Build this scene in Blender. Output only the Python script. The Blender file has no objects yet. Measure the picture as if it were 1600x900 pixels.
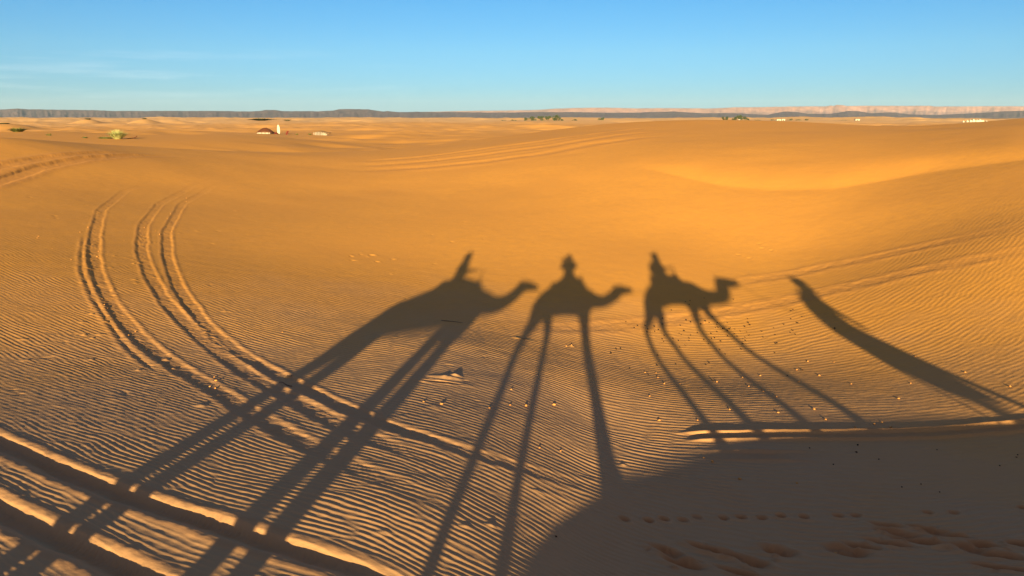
import bpy, bmesh, math, random
import numpy as np
from mathutils import Vector, Matrix, noise as mnoise
R = math.radians
C = bpy.context.scene.collection
scn = bpy.context.scene
rng = np.random.default_rng(11)
random.seed(5)

# ------------------------------------------------------------------ camera, sky, sun
F = 1155.0; YH = 181.0; CZ = 2.8                    # focal length and horizon of the 1600x900 photograph; eye height of the rider
PITCH = math.atan((450 - YH) / F)
def ray(px, py):
    px = np.asarray(px, float); py = np.asarray(py, float)
    a = (px - 800) / F; b = (450 - py) / F
    cp, sp = math.cos(PITCH), math.sin(PITCH)
    return np.stack([a + 0*b, cp + b*sp, -sp + b*cp], -1)
cam_d = bpy.data.cameras.new("camera"); cam = bpy.data.objects.new("camera", cam_d); C.objects.link(cam)
cam_d.sensor_width = 36; cam_d.lens = 36 * F / 1600; cam_d.clip_start = 0.02; cam_d.clip_end = 90000
cam.location = (0, 0, CZ); cam.rotation_euler = (R(90) - PITCH, 0, 0)
scn.camera = cam
_d = ray(881.0, 404.0); SUND = _d / np.linalg.norm(_d)    # the way the light travels
SUN_EL = math.asin(-SUND[2]); SUN_AZ = math.atan2(-SUND[0], -SUND[1])   # compass angle of the sun from +Y
sun_d = bpy.data.lights.new("sun", 'SUN'); sun = bpy.data.objects.new("sun", sun_d); C.objects.link(sun)
sun_d.energy = 4.8; sun_d.angle = R(0.53); sun_d.color = (1.0, 0.83, 0.42)
sun.rotation_euler = Vector(-SUND).to_track_quat('Z', 'Y').to_euler()
sun.location = tuple(-SUND * 60)
world = bpy.data.worlds.new("World"); scn.world = world; world.use_nodes = True
wn = world.node_tree; wn.nodes.clear()
wo = wn.nodes.new('ShaderNodeOutputWorld'); bg = wn.nodes.new('ShaderNodeBackground'); sky = wn.nodes.new('ShaderNodeTexSky')
sky.sky_type = 'NISHITA'; sky.sun_disc = False; sky.sun_elevation = SUN_EL; sky.sun_rotation = SUN_AZ
sky.air_density = 1.0; sky.dust_density = 0.0; sky.ozone_density = 3.5; sky.altitude = 700
bg.inputs[1].default_value = 0.073
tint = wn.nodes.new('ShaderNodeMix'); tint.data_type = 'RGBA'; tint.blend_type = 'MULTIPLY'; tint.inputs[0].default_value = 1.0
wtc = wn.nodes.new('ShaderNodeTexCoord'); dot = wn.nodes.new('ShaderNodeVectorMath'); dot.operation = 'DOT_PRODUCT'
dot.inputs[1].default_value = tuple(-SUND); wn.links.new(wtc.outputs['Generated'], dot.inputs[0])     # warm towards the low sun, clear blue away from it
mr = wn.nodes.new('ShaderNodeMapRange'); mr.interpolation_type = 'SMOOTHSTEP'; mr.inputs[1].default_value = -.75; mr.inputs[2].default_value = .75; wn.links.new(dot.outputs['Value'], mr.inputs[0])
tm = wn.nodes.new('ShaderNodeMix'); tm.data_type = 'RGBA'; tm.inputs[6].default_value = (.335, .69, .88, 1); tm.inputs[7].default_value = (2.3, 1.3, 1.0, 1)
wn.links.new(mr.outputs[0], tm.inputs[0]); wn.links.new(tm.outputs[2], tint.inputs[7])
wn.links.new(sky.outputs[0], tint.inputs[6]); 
sep = wn.nodes.new('ShaderNodeSeparateXYZ'); wn.links.new(wtc.outputs['Generated'], sep.inputs[0])
m2 = wn.nodes.new('ShaderNodeMapRange'); m2.inputs[1].default_value = 0; m2.inputs[2].default_value = .16; wn.links.new(sep.outputs[2], m2.inputs[0])
t2 = wn.nodes.new('ShaderNodeValToRGB'); wn.links.new(m2.outputs[0], t2.inputs[0]); er = t2.color_ramp.elements      # paler air low over the horizon
er[0].position = 0; er[0].color = (1.0/1.4, .80/1.4, 1.04/1.4, 1); er[1].position = 1; er[1].color = (1/1.4, 1/1.4, .98/1.4, 1)
for p_, c_ in ((.16, (1.08, .88, 1.0)), (.5, (1.26, .99, .97))): q = er.new(p_); q.color = (c_[0]/1.4, c_[1]/1.4, c_[2]/1.4, 1)
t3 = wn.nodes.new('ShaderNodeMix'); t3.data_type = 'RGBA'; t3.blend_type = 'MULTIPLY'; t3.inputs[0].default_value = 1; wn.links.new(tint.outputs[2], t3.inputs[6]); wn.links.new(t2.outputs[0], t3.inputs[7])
# a few thin shreds of high cloud low in the sky
cm = wn.nodes.new('ShaderNodeMapping'); cm.inputs['Scale'].default_value = (2.2, 2.2, 34); cm.inputs['Location'].default_value = (3.1, .4, .25); cm.inputs['Rotation'].default_value = (0, .05, 0)
cn = wn.nodes.new('ShaderNodeTexNoise'); cn.inputs['Scale'].default_value = 2.0; cn.inputs['Detail'].default_value = 7; cn.inputs['Roughness'].default_value = .6
wn.links.new(wtc.outputs['Generated'], cm.inputs[0]); wn.links.new(cm.outputs[0], cn.inputs['Vector'])
def wr(v, a, b, c, d):
    q = wn.nodes.new('ShaderNodeMapRange'); wn.links.new(v, q.inputs[0])
    for i_, z_ in zip((1, 2, 3, 4), (a, b, c, d)): q.inputs[i_].default_value = z_
    return q.outputs[0]
def wmul(a, b):
    q = wn.nodes.new('ShaderNodeMath'); q.operation = 'MULTIPLY'; wn.links.new(a, q.inputs[0]); wn.links.new(b, q.inputs[1]); return q.outputs[0]
cl = wmul(wmul(wr(cn.outputs[0], .52, .72, 0, .16), wr(sep.outputs[2], .012, .03, 0, 1)), wmul(wr(sep.outputs[2], .05, .085, 1, 0), wr(sep.outputs[0], -.30, -.05, 1, 0)))
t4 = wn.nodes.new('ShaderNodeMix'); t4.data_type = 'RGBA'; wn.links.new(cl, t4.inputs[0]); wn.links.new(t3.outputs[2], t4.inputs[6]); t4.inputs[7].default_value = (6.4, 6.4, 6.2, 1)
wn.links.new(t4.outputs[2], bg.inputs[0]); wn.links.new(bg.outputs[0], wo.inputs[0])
scn.view_settings.view_transform = 'Standard'; scn.view_settings.look = 'None'
scn.view_settings.gamma = 1.0; scn.view_settings.use_curve_mapping = False
scn.view_settings.exposure = 1.6
scn.cycles.volume_bounces = 0; scn.cycles.max_bounces = 6; scn.cycles.diffuse_bounces = 3

# ------------------------------------------------------------------ helpers
def tag(o, label=None, cat=None, group=None, kind=None):
    if label: o['label'] = label
    if cat: o['category'] = cat
    if group: o['group'] = group
    if kind: o['kind'] = kind
    return o
def link(name, me, mat=None, parent=None):
    o = bpy.data.objects.new(name, me); C.objects.link(o)
    if mat is not None and not me.materials: me.materials.append(mat)
    if parent is not None: o.parent = parent
    return o
def empty(name, loc, rz=0.0):
    o = bpy.data.objects.new(name, None); C.objects.link(o); o.location = loc; o.rotation_euler = (0, 0, rz)
    o.empty_display_size = 0.3
    return o
def mesh_np(name, V, Fc, smooth=True):
    me = bpy.data.meshes.new(name)
    V = np.ascontiguousarray(V, np.float32); Fc = np.ascontiguousarray(Fc, np.int32)
    me.vertices.add(len(V)); me.vertices.foreach_set('co', V.ravel())
    n, k = Fc.shape
    me.loops.add(n * k); me.loops.foreach_set('vertex_index', Fc.ravel())
    me.polygons.add(n); me.polygons.foreach_set('loop_start', np.arange(n, dtype=np.int32) * k)
    try: me.polygons.foreach_set('loop_total', np.full(n, k, np.int32))
    except Exception: pass
    me.update(calc_edges=True)
    if smooth: me.polygons.foreach_set('use_smooth', np.ones(n, bool))
    return me
class NT:
    def __init__(s, name):
        s.m = bpy.data.materials.new(name); s.m.use_nodes = True; s.t = s.m.node_tree; s.n = s.t.nodes
        s.b = s.n['Principled BSDF']
    def add(s, typ, **kw):
        x = s.n.new(typ)
        for k, v in kw.items():
            if k.startswith('i_'): x.inputs[k[2:].replace('_', ' ')].default_value = v
            else: setattr(x, k, v)
        return x
    def l(s, a, b): s.t.links.new(a, b)
def mat(name, col, col2=None, scale=8.0, rough=0.85, bump=0.0, bscale=40.0, spec=0.2, sheen=0.0):
    k = NT(name); tc = k.add('ShaderNodeTexCoord')
    if col2 is None: col2 = tuple(c * 0.8 for c in col)
    nz = k.add('ShaderNodeTexNoise'); nz.inputs['Scale'].default_value = scale; nz.inputs['Detail'].default_value = 6
    k.l(tc.outputs['Object'], nz.inputs['Vector'])
    rp = k.add('ShaderNodeValToRGB'); rp.color_ramp.elements[0].position = 0.35; rp.color_ramp.elements[1].position = 0.68
    rp.color_ramp.elements[0].color = (*col2, 1); rp.color_ramp.elements[1].color = (*col, 1)
    k.l(nz.outputs[0], rp.inputs[0]); k.l(rp.outputs[0], k.b.inputs['Base Color'])
    k.b.inputs['Roughness'].default_value = rough; k.b.inputs['Specular IOR Level'].default_value = spec
    if bump:
        n2 = k.add('ShaderNodeTexNoise'); n2.inputs['Scale'].default_value = bscale; n2.inputs['Detail'].default_value = 4
        k.l(tc.outputs['Object'], n2.inputs['Vector'])
        bp = k.add('ShaderNodeBump'); bp.inputs['Strength'].default_value = bump; bp.inputs['Distance'].default_value = 0.01
        k.l(n2.outputs[0], bp.inputs['Height']); k.l(bp.outputs[0], k.b.inputs['Normal'])
    return k.m

# ------------------------------------------------------------------ periodic noise fields
def fft_noise(n, beta, lo, hi, seed):
    r = np.random.default_rng(seed)
    f = np.fft.fftfreq(n) * n; fx, fy = np.meshgrid(f, f); k = np.hypot(fx, fy)
    A = np.where((k >= lo) & (k <= hi), np.maximum(k, 1e-6) ** (-beta), 0)
    z = np.fft.ifft2(A * np.exp(2j * np.pi * r.random((n, n)))).real
    return (z / z.std()).astype(np.float32)
def cub(t):
    t2 = t*t; t3 = t2*t
    return (-.5*t3+t2-.5*t, 1.5*t3-2.5*t2+1, -1.5*t3+2*t2+.5*t, .5*t3-.5*t2)
def samp(T, u, v):
    """cubic lookup in a periodic tile, u and v in texels"""
    n = T.shape[0]; iu = np.floor(u).astype(np.int64); iv = np.floor(v).astype(np.int64)
    wu = cub((u - iu).astype(np.float32)); wv = cub((v - iv).astype(np.float32))
    out = 0
    for a in range(4):
        row = ((iv + a - 1) % n) * n; acc = 0
        for b in range(4): acc = acc + wu[b] * T.ravel()[row + (iu + b - 1) % n]
        out = out + wv[a] * acc
    return out
N1 = fft_noise(512, 1.6, 3, 60, 1)      # soft
N2 = fft_noise(512, 1.0, 8, 200, 2)     # rough
def soft(x, y, wl, ox=0.0, oy=0.0): return samp(N1, (np.asarray(x) / wl * 60 + ox), (np.asarray(y) / wl * 60 + oy))
def rough(x, y, cell, ox=0.0): return samp(N2, np.asarray(x) / cell + ox, np.asarray(y) / cell + ox)
def sstep(x, a, b):
    t = np.clip((np.asarray(x, float) - a) / (b - a), 0, 1); return t*t*(3 - 2*t)

# ------------------------------------------------------------------ the lie of the land (metres, z relative to the eye)
CTRL=[(127,757,6.123),(200,724,6.844),(258,692,7.425),(315,662,8.148),(400,613,9.477),(449,589,10.623),(93,813,5.533),(217,747,6.370),(315,683,7.642),(373,654,8.447),(438,620,9.707),(524,571,11.852),(600,520,14.510),
(622,580,10.977),(578,620,9.898),(533,660,8.509),(489,696,7.525),(425,753,6.511),(350,813,5.429),(266,883,4.884),(324,885,4.869),(454,764,6.178),(524,696,7.526),(644,589,10.780),(700,522,13.571),(735,490,17.3),
(764,646,8.973),(744,683,8.014),(707,761,6.533),(684,808,5.760),(652,883,5.139),(790,590,10.911),(831,646,9.590),(818,735,7.386),(796,842,5.866),(785,891,5.318),(944,761,8.526),(944,727,9.053),(936,683,10.326),(933,646,11.133),(925,590,12.725),(915,490,18.0),
(1011,507,18.4),(1022,552,16.6),(1049,592,14.3),(1081,635,12.1),(1108,672,10.7),(1065,555,16.2),(1113,600,14.0),(1145,629,12.1),(1087,504,18.7),(1153,579,14.8),(1193,613,12.8),(1255,659,11.0),(1167,544,16.6),(1215,579,14.7),(1265,608,13.0),(1300,632,12.0),
(885,404,24),(1027,400,24),(715,430,21.2),(885,450,20.6),(1050,450,21),(715,370,26),(1245,436,22.5),(1245,400,25),(1400,560,15.0),(1600,655,10.8),(1536,630,11.8),(1600,622,11.4),(1464,611,12.8),
(1200,720,9.3),(1200,780,8.05),(1100,720,9.25),(1050,740,8.72),(1000,740,8.52),(940,760,8.230),(900,780,7.575),(850,820,6.266),(1100,690,10.15),(1250,690,10.03),(1400,690,10.0),(1200,840,7.35),(1200,900,6.5),(1590,900,6.4),(1590,780,8.3),(1590,710,9.9),(1000,700,9.85),(1000,780,7.75),(1000,900,6.3),(905,850,6.692),(880,900,5.978),
(0,560,11.0),(200,450,16.2),(0,400,17.9),(150,330,25.6),(0,300,27),(280,300,33),(400,400,22),
(0,212,38),(130,226,42),(250,234,46),(400,240,50),(520,241,55),(620,236,60),(750,222,65),(850,207,70),(950,193,75),(1050,188,75),(1150,188,75),(1250,190,72),(1350,196.5,68),(1464,197.3,61),(1464,204,47),(1400,205,47),(1540,198,42),(1510,194,58),(1545,190.5,56),(1600,183.3,55),
(885,330,30.5),(885,260,40),(885,215,54),(600,300,37),(500,262,46),(600,400,23.5),
(1250,297,31.2),(1250,225,41.5),(1400,290,31),(1400,220,40),(1060,275,36),(1060,215,50),(1600,250,28),(1600,350,20.2),(1600,450,16.9),(1600,550,13.8),(1400,400,22.2),(1600,210,36)]
XY=[( -3.5,0,-2.72),(-8,0,-2.7),(-1,0,-2.76),(0,0.0,-2.79),(.4,.3,-2.82),(1.5,0,-2.80),(-.2,1,-2.86),(3,0,-2.68),(7.2,0,-2.58),(12,0,-2.5),(1.5,1,-3.05),(3.5,1,-2.88),(7.2,1,-2.8),(12,1,-2.7),(-3.5,2.5,-2.86),(-.8,3,-3.0),(-.2,3,-3.18),(.5,2.2,-3.26),(.5,4,-3.58),(2,3,-3.38),(5,3,-3.38),(9,3,-3.2),(2,-2,-2.75),(-3,-3,-2.85),(8,-3,-2.75),
(0,-8,-4.0),(-10,-8,-4.2),(10,-8,-4.0),(0,-25,-7),(-30,-20,-7),(30,-20,-7),(-12,6,-3.0),(-14,14,-3.1),(14,8,-3.9),(18,14,-3.2),(-40,25,-1.5),(-60,40,-2),(60,40,-.5),(45,20,0.),(0,95,-3),(-50,80,-5),(50,90,-2.),(-60,0,-4),(60,0,-3),(-25,10,-2.6),(30,10,-2)]
_P=[];
for px,py,s in CTRL:
    r=ray(px,py); r=r*(s/r[1]); _P.append((r[0],r[1],r[2]))
_P=np.array(_P+XY,float)
def _tps_fit(P,lam):
    n=len(P); d=np.hypot(P[:,None,0]-P[None,:,0],P[:,None,1]-P[None,:,1])
    K=np.where(d>0,d*d*np.log(np.maximum(d,1e-9)),0)
    rr=np.hypot(P[:,0],P[:,1])
    K=K+np.diag(lam*(0.25+np.where(rr<37,rr/12,1.6))**2)
    A=np.zeros((n+3,n+3)); A[:n,:n]=K; A[:n,n]=1;A[:n,n+1:]=P[:,:2]; A[n:,:n]=A[:n,n:].T
    b=np.zeros(n+3); b[:n]=P[:,2]
    return np.linalg.solve(A,b)
_W=_tps_fit(_P,4.0)
def tps(x,y):
    x=np.asarray(x,float);y=np.asarray(y,float)
    z=_W[-3]+_W[-2]*x+_W[-1]*y
    for i,(a,b,_) in enumerate(_P):
        d2=(x-a)**2+(y-b)**2
        z=z+_W[i]*0.5*d2*np.log(np.maximum(d2,1e-12))
    return z
def rim(x, y):
    az = np.degrees(np.arctan2(x, y))
    return np.interp(az, [-180, -60, -35, -28, -20, -8, 0, 5, 15, 25, 35, 60, 180], [45, 45, 44, 50, 54, 64, 72, 78, 80, 76, 72, 60, 45])
# flat spots where things stand far out on the sand: photo column, row of the foot, distance, radius
PADS = [(415, 207.5, 230, 9), (440, 207.5, 231, 7), (503, 212, 232, 9), (183, 220, 110, 9), (28, 206, 150, 12), (77, 216, 120, 8), (133, 217.5, 112, 6), (208, 216, 118, 9), (300, 214, 125, 14), (0, 212, 118, 12),
        (408, 188.6, 800, 18), (449, 188.6, 800, 8), (845, 188.6, 800, 40), (898, 189, 800, 10), (939, 188, 800, 10), (1148, 187.6, 800, 30), (1225, 188.6, 800, 30), (1258, 188.4, 800, 15), (1325, 188.2, 820, 25), (1525, 190.5, 700, 30), (138, 186.5, 600, 6), (226, 186, 600, 6), (478, 210.5, 232, 3), (6, 193.5, 300, 6)]
_PAD = []
for px, py, D, rad in PADS:
    r = ray(px, py); r = r * (D / r[1]); _PAD.append((r[0], r[1], r[2], rad))
def far_z(x, y):
    r = np.hypot(x, y)
    z = -5.6 + 0*r
    amp = np.interp(r, [60, 120, 250, 700, 1500, 2600, 4000], [0.5, .8, 1.15, 1.6, 1.6, 1.2, 0.0])
    q = soft(x, y*1.5, 170.) * .6 + soft(x, y * 1.6, 420., 77, 13) * .7
    q2 = -np.abs(soft(x, y*1.4, 110., 31, 57)) * .55 + .25
    wb = np.interp(r, [60, 150, 500, 2000], [.75, .9, 1.2, 2.2])
    z = z + amp * (q * .55 * wb + q2) + np.interp(r, [60, 110, 400, 1500, 3000], [0, .28, .45, .4, 0]) * (-np.abs(soft(x, y*1.3, 46., 8, 21)) + .4 + .5 * soft(x, y, 75., 60, 5))
    z = z - sstep(r, 1500, 3500) * 8.5 - sstep(r, 3500, 16000) * 8
    for a, b, c, rad in _PAD:
        w = np.exp(-((x - a)**2 + ((y - b) * .6)**2) / (2 * (rad * 1.2)**2)); z = z * (1 - w) + c * w
    return z
def land(x, y):
    """smooth land without ripples or tracks, z relative to the eye"""
    x = np.atleast_1d(np.asarray(x, float)); y = np.atleast_1d(np.asarray(y, float))
    x, y = np.broadcast_arrays(x, y)
    r = np.hypot(x, y); rm = rim(x, y); w = sstep(r, rm * 1.02, rm * 1.02 + 26)
    z = far_z(x, y)
    m = w < 1
    if m.any(): z = z.copy(); z[m] = z[m] * w[m] + tps(x[m], y[m]) * (1 - w[m])
    # slow swell of the near slopes
    z = z + sstep(r, 14, 40) * (1 - sstep(r, 60, 110)) * .018 * soft(x, y, 14.)
    return z
def hit(px, py, smax=200):
    px = np.atleast_1d(np.asarray(px, float)); py = np.atleast_1d(np.asarray(py, float))
    r = ray(px, py); r = r / r[:, 1:2]
    s = np.exp(np.linspace(math.log(2.5), math.log(smax), 420))
    Z = land(r[:, 0][:, None] * s[None], np.broadcast_to(s, (len(px), len(s))).copy())
    g = r[:, 2][:, None] * s[None] - Z
    out = []
    for i in range(len(px)):
        k = np.argmax(g[i] <= 0)
        if g[i, k] > 0 or k == 0: out.append((r[i] * smax)); continue
        t = g[i, k-1] / (g[i, k-1] - g[i, k]); out.append(r[i] * (s[k-1] + t * (s[k] - s[k-1])))
    return np.array(out)

# the polar sheet
a_fine = np.radians(np.linspace(-40, 40, 1330)); a_c = np.radians(np.linspace(40, 320, 161))[1:-1]
ANG = np.concatenate([a_fine, a_c]); NA = len(ANG)
rr = list(np.linspace(.35, 3.6, 26)); r_ = rr[-1]
while r_ < 45000:
    if r_ < 4.0: d = .06
    elif r_ < 14: d = max(.011, .011 + (r_ - 8) * .0015)
    elif r_ < 32: d = .020 + (r_ - 14) * .0036
    elif r_ < 130: d = r_ * .0042
    elif r_ < 2600: d = r_ * .009
    else: d = r_ * .05
    r_ += d; rr.append(r_)
RAD = np.array(rr); NR = len(RAD)
GX = (RAD[:, None] * np.sin(ANG)[None]); GY = (RAD[:, None] * np.cos(ANG)[None])
nt = int(np.searchsorted(RAD, 125))
Z = np.empty((NR, NA))
for i in range(0, NR, 60): Z[i:i+60] = land(GX[i:i+60], GY[i:i+60])
OUT = np.zeros((NR, NA), np.float32)     # what is added
CALM = np.ones((NR, NA), np.float32)     # how far the ripples survive
DIST = np.zeros((NR, NA), np.float32)    # freshly turned sand

def seg_slices(p, q, m):
    rs = (math.hypot(*p), math.hypot(*q)); r0 = max(.3, min(rs) - m - .3); r1 = max(rs) + m
    i0 = max(0, np.searchsorted(RAD, r0) - 1); i1 = min(NR, np.searchsorted(RAD, r1) + 1)
    aa = [math.atan2(p[0], p[1]), math.atan2(q[0], q[1])]; da = m / max(min(rs), .5)
    a0, a1 = min(aa) - da, max(aa) + da
    if a0 < a_fine[0] - .3 or a1 > a_fine[-1] + .3: j0, j1 = 0, NA
    else: j0 = max(0, np.searchsorted(a_fine, a0) - 1); j1 = min(len(a_fine), np.searchsorted(a_fine, a1) + 1)
    return slice(i0, i1), slice(j0, j1)
def smooth_line(P, step=.25):
    P = np.asarray(P, float)[:, :2]
    d = np.concatenate([[0], np.cumsum(np.hypot(*np.diff(P, axis=0).T))])
    n = max(4, int(d[-1] / step)); t = np.linspace(0, d[-1], n)
    Q = np.stack([np.interp(t, d, P[:, 0]), np.interp(t, d, P[:, 1])], -1)
    k = max(1, int(.9 / step)); ker = np.hanning(2*k+1); ker /= ker.sum()
    for c in (0, 1):
        pad = np.concatenate([2*Q[0, c] - Q[k:0:-1, c], Q[:, c], 2*Q[-1, c] - Q[-2:-k-2:-1, c]]); Q[:, c] = np.convolve(pad, ker, 'valid')
    return Q
def track(pix, width=.32, depth=.05, berm=.025, bw=.07, fade=(1.0, 1.0), seed=0, calm=1.0, one_side=0, pts=None, wall=.07, lump=.35, tread=.0022):
    Q = smooth_line(hit([p[0] for p in pix], [p[1] for p in pix]) if pts is None else pts)
    L = np.concatenate([[0], np.cumsum(np.hypot(*np.diff(Q, axis=0).T))])
    m = width / 2 + bw * 4 + .25
    SD = np.full((NR, NA), 99., np.float32); T = np.zeros((NR, NA), np.float32); used = []
    for k in range(len(Q) - 1):
        p, q = Q[k], Q[k+1]; si, sj = seg_slices(p, q, m); used.append((si, sj))
        x = GX[si, sj] - p[0]; y = GY[si, sj] - p[1]; e = q - p; l = math.hypot(*e); e = e / l
        t = np.clip(x * e[0] + y * e[1], 0, l); sd = x * e[1] - y * e[0]; d = np.hypot(x - t*e[0], y - t*e[1])
        cur = SD[si, sj]; b = d < np.abs(cur)
        cur[b] = (np.sign(sd) * d)[b]; T[si, sj][b] = (L[k] + t)[b]
    ii = np.nonzero(np.abs(SD) < m); sd = SD[ii]; t = T[ii]; x = GX[ii]; y = GY[ii]
    f = sstep(t, 0, fade[0]) * (1 - sstep(t, L[-1] - fade[1], L[-1]))
    wob = soft(t, t*0 + seed * 7.3, 3.0) * .05 + soft(t, t*0 + seed * 3.3, .9) * .03 + 1
    wv = rough(x, y, .05, seed*3) * .004; sd = sd + wv
    h = width / 2 * wob; ad = np.abs(sd)
    inside = 1 - sstep(ad, h - wall, h)
    lp = 1 + lump * rough(x, y, .07, 11 + seed)
    br = np.exp(-((ad - h - bw * .7) / bw)**2)
    if one_side: br = br * np.where(np.sign(sd) == one_side, 1.0, .25)
    dz = f * (-depth * inside * wob + berm * br * np.clip(lp, .2, 2))
    dz += f * (1 - sstep(ad, h, h + .05)) * .0015 * rough(x, y, .028, 77) + f * inside * (.003 * rough(x, y, .05, 40) + tread * np.where(sd > 0, 1, .8) * np.cos(2*np.pi*(t / .055 + np.abs(sd) * 9)) * np.clip(.6 + .6 * soft(t, t*0 + seed, .8), 0, 1.4))
    OUT[ii] += dz
    cm = np.clip(inside + br, 0, 1) * f * calm
    CALM[ii] = np.minimum(CALM[ii], 1 - cm); DIST[ii] = np.maximum(DIST[ii], cm * .35)

# --- wheel ruts
track([(-90, 650), (0, 692), (80, 728), (160, 762), (260, 795), (400, 842), (560, 893), (690, 935)], .32, .060, .008, .05, seed=1, wall=.14, lump=.2, tread=.005)
track([(-90, 745), (0, 798), (100, 846), (210, 897), (330, 950)], .35, .065, .008, .05, seed=2, wall=.15, lump=.2, tread=.005)
# three that swing in from the slope on the left
track([(300, 268), (250, 280), (195, 298), (158, 328), (148, 367), (146, 400), (156, 440), (180, 485), (212, 522), (256, 560), (330, 605), (400, 650), (470, 690), (560, 735), (680, 785), (790, 825), (860, 850)], .34, .013, .006, .04, fade=(17, 4.5), seed=3, lump=.3, wall=.07, calm=.6)
track([(360, 272), (300, 290), (250, 318), (224, 352), (221, 390), (233, 427), (256, 467), (294, 508), (342, 550), (400, 592), (480, 636), (560, 680), (640, 709), (720, 735), (800, 756), (880, 775)], .34, .013, .006, .04, fade=(17, 4.5), seed=4, lump=.3, wall=.07, calm=.6)
track([(390, 275), (330, 292), (285, 318), (260, 362), (262, 402), (279, 450), (314, 500), (360, 542), (436, 587), (520, 628), (620, 672), (740, 712), (850, 742), (950, 765), (1060, 780)], .32, .016, .006, .04, fade=(17, 4.0), seed=5, lump=.3, wall=.07, calm=.6)
track([(132, 367), (128, 398), (128, 425), (148, 470), (172, 505), (200, 545), (250, 585)], .12, .006, .008, .05, fade=(1, 1), seed=21, calm=.5)
# shallow old ones on the right-hand slope and on the floor
track([(1100, 452), (1180, 437), (1290, 416), (1420, 390), (1560, 361), (1640, 345)], .5, .002, .008, .16, fade=(3, 3), seed=6, calm=.7)
track([(740, 508), (860, 513), (1000, 505), (1110, 490), (1300, 453), (1420, 426), (1600, 392), (1680, 375)], .5, .002, .010, .16, fade=(3, 3), seed=7, calm=.7)
track([(1050, 683), (1085, 682), (1200, 681), (1320, 681), (1450, 678), (1520, 672), (1620, 664), (1750, 650)], .30, .015, .045, .045, fade=(.6, 1), seed=8, wall=.08, lump=.04)
track([(1040, 710), (1090, 711), (1200, 712), (1330, 712)], .3, .015, .035, .045, fade=(1.5, 1.5), seed=9, lump=.04)
track([(-60, 300), (0, 283), (60, 263), (130, 249), (210, 243), (300, 243)], .7, .04, .03, .2, fade=(2, 6), seed=10, lump=.15)
track([(-60, 272), (0, 260), (70, 248), (150, 240), (240, 238)], .7, .035, .03, .2, fade=(2, 6), seed=12, lump=.15)
for k, (dy, sd_) in enumerate([(0, 13), (7, 14), (15, 15)]):
    track([(520, 252+dy), (620, 249+dy), (750, 234+dy*1.3), (850, 221+dy*1.3), (930, 210+dy), (1000, 201+dy), (1080, 197+dy)], 1.3, .025, .03, .5, fade=(6, 6), seed=sd_, lump=.1, calm=.5, wall=.4)

# --- the crescent at the foot of the steeper face on the right, and a soft lip above it
def face(pix, amp, w1, w2, a0, a1):
    P = hit([p[0] for p in pix], [p[1] for p in pix]); az = np.arctan2(P[:, 0], P[:, 1]); rl_ = np.hypot(P[:, 0], P[:, 1])
    sl = slice(np.searchsorted(RAD, 14), np.searchsorted(RAD, 90)); A = np.arctan2(GX[sl], GY[sl]); Rg = RAD[sl][:, None]
    up = Rg - np.interp(A, az, rl_); f = sstep(np.degrees(A), a0, a0 + 7) * (1 - sstep(np.degrees(A), a1 - 6, a1))
    u = np.maximum(up, 0); OUT[sl] += (f * amp * (1 - np.exp(-(u / w1)**1.3)) * np.exp(-(u / w2)**2) * (up > 0)).astype(np.float32)
def crease(pix, amp, w1, w2):
    Q = smooth_line(hit([p[0] for p in pix], [p[1] for p in pix]), .6)
    L = np.concatenate([[0], np.cumsum(np.hypot(*np.diff(Q, axis=0).T))])
    si, sj = slice(np.searchsorted(RAD, 14), np.searchsorted(RAD, 75)), slice(0, len(a_fine))
    X = GX[si, sj]; Y = GY[si, sj]; best = np.full(X.shape, 99.); T = X * 0
    for k in range(len(Q) - 1):
        p, q = Q[k], Q[k+1]; e = q - p; l = math.hypot(*e); e = e / l
        x = X - p[0]; y = Y - p[1]; t = np.clip(x*e[0] + y*e[1], 0, l); sd = x*e[1] - y*e[0]; d = np.hypot(x - t*e[0], y - t*e[1])
        b = d < np.abs(best); best[b] = (np.sign(sd) * d)[b]; T[b] = (L[k] + t)[b]
    f = sstep(T, 0, L[-1]*.3) * (1 - sstep(T, L[-1]*.8, L[-1]) * .5)
    up = np.where(best < 0, -best, 0); dn = np.where(best > 0, best, 0)     # best < 0 lies beyond the line
    prof = np.where(best < 0, amp * (1 - np.exp(-up / w1)) * np.exp(-(up / 16)**2), 0)
    OUT[si, sj] += (f * prof).astype(np.float32)
face([(1000, 262), (1060, 276), (1120, 290), (1200, 298), (1300, 296), (1380, 283), (1450, 270), (1540, 258), (1640, 246)], .26, 1.6, 11., 7, 39)

# --- footprints, holes and little heaps
def dab(px, py, rx, ry, h, ang=0.0, calm=.9, dist=.0, power=1.0, xy=None):
    P = hit([px], [py])[0][:2] if xy is None else np.array(xy)
    m = 3.2 * max(rx, ry); si, sj = seg_slices(P, P + 1e-3, m)
    x = GX[si, sj] - P[0]; y = GY[si, sj] - P[1]; c, s = math.cos(ang), math.sin(ang)
    u = (x*c + y*s) / rx; v = (-x*s + y*c) / ry; q = np.sqrt(u*u + v*v)
    g = np.exp(-q**4) if power == 4.0 else np.exp(-q**2) if power == 1.0 else np.clip(1 - q / 1.5, 0, 1)**power
    OUT[si, sj] += (h * g * (1 + .25 * rough(GX[si, sj], GY[si, sj], .03, 5))).astype(np.float32)
    if h < -.02:
        rg = np.exp(-((q - 1.7) / .5)**2); OUT[si, sj] += (-h * .3 * rg).astype(np.float32)
    k = np.exp(-(q / 1.4)**4)
    CALM[si, sj] = np.minimum(CALM[si, sj], 1 - calm * k); DIST[si, sj] = np.maximum(DIST[si, sj], dist * k)
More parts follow.
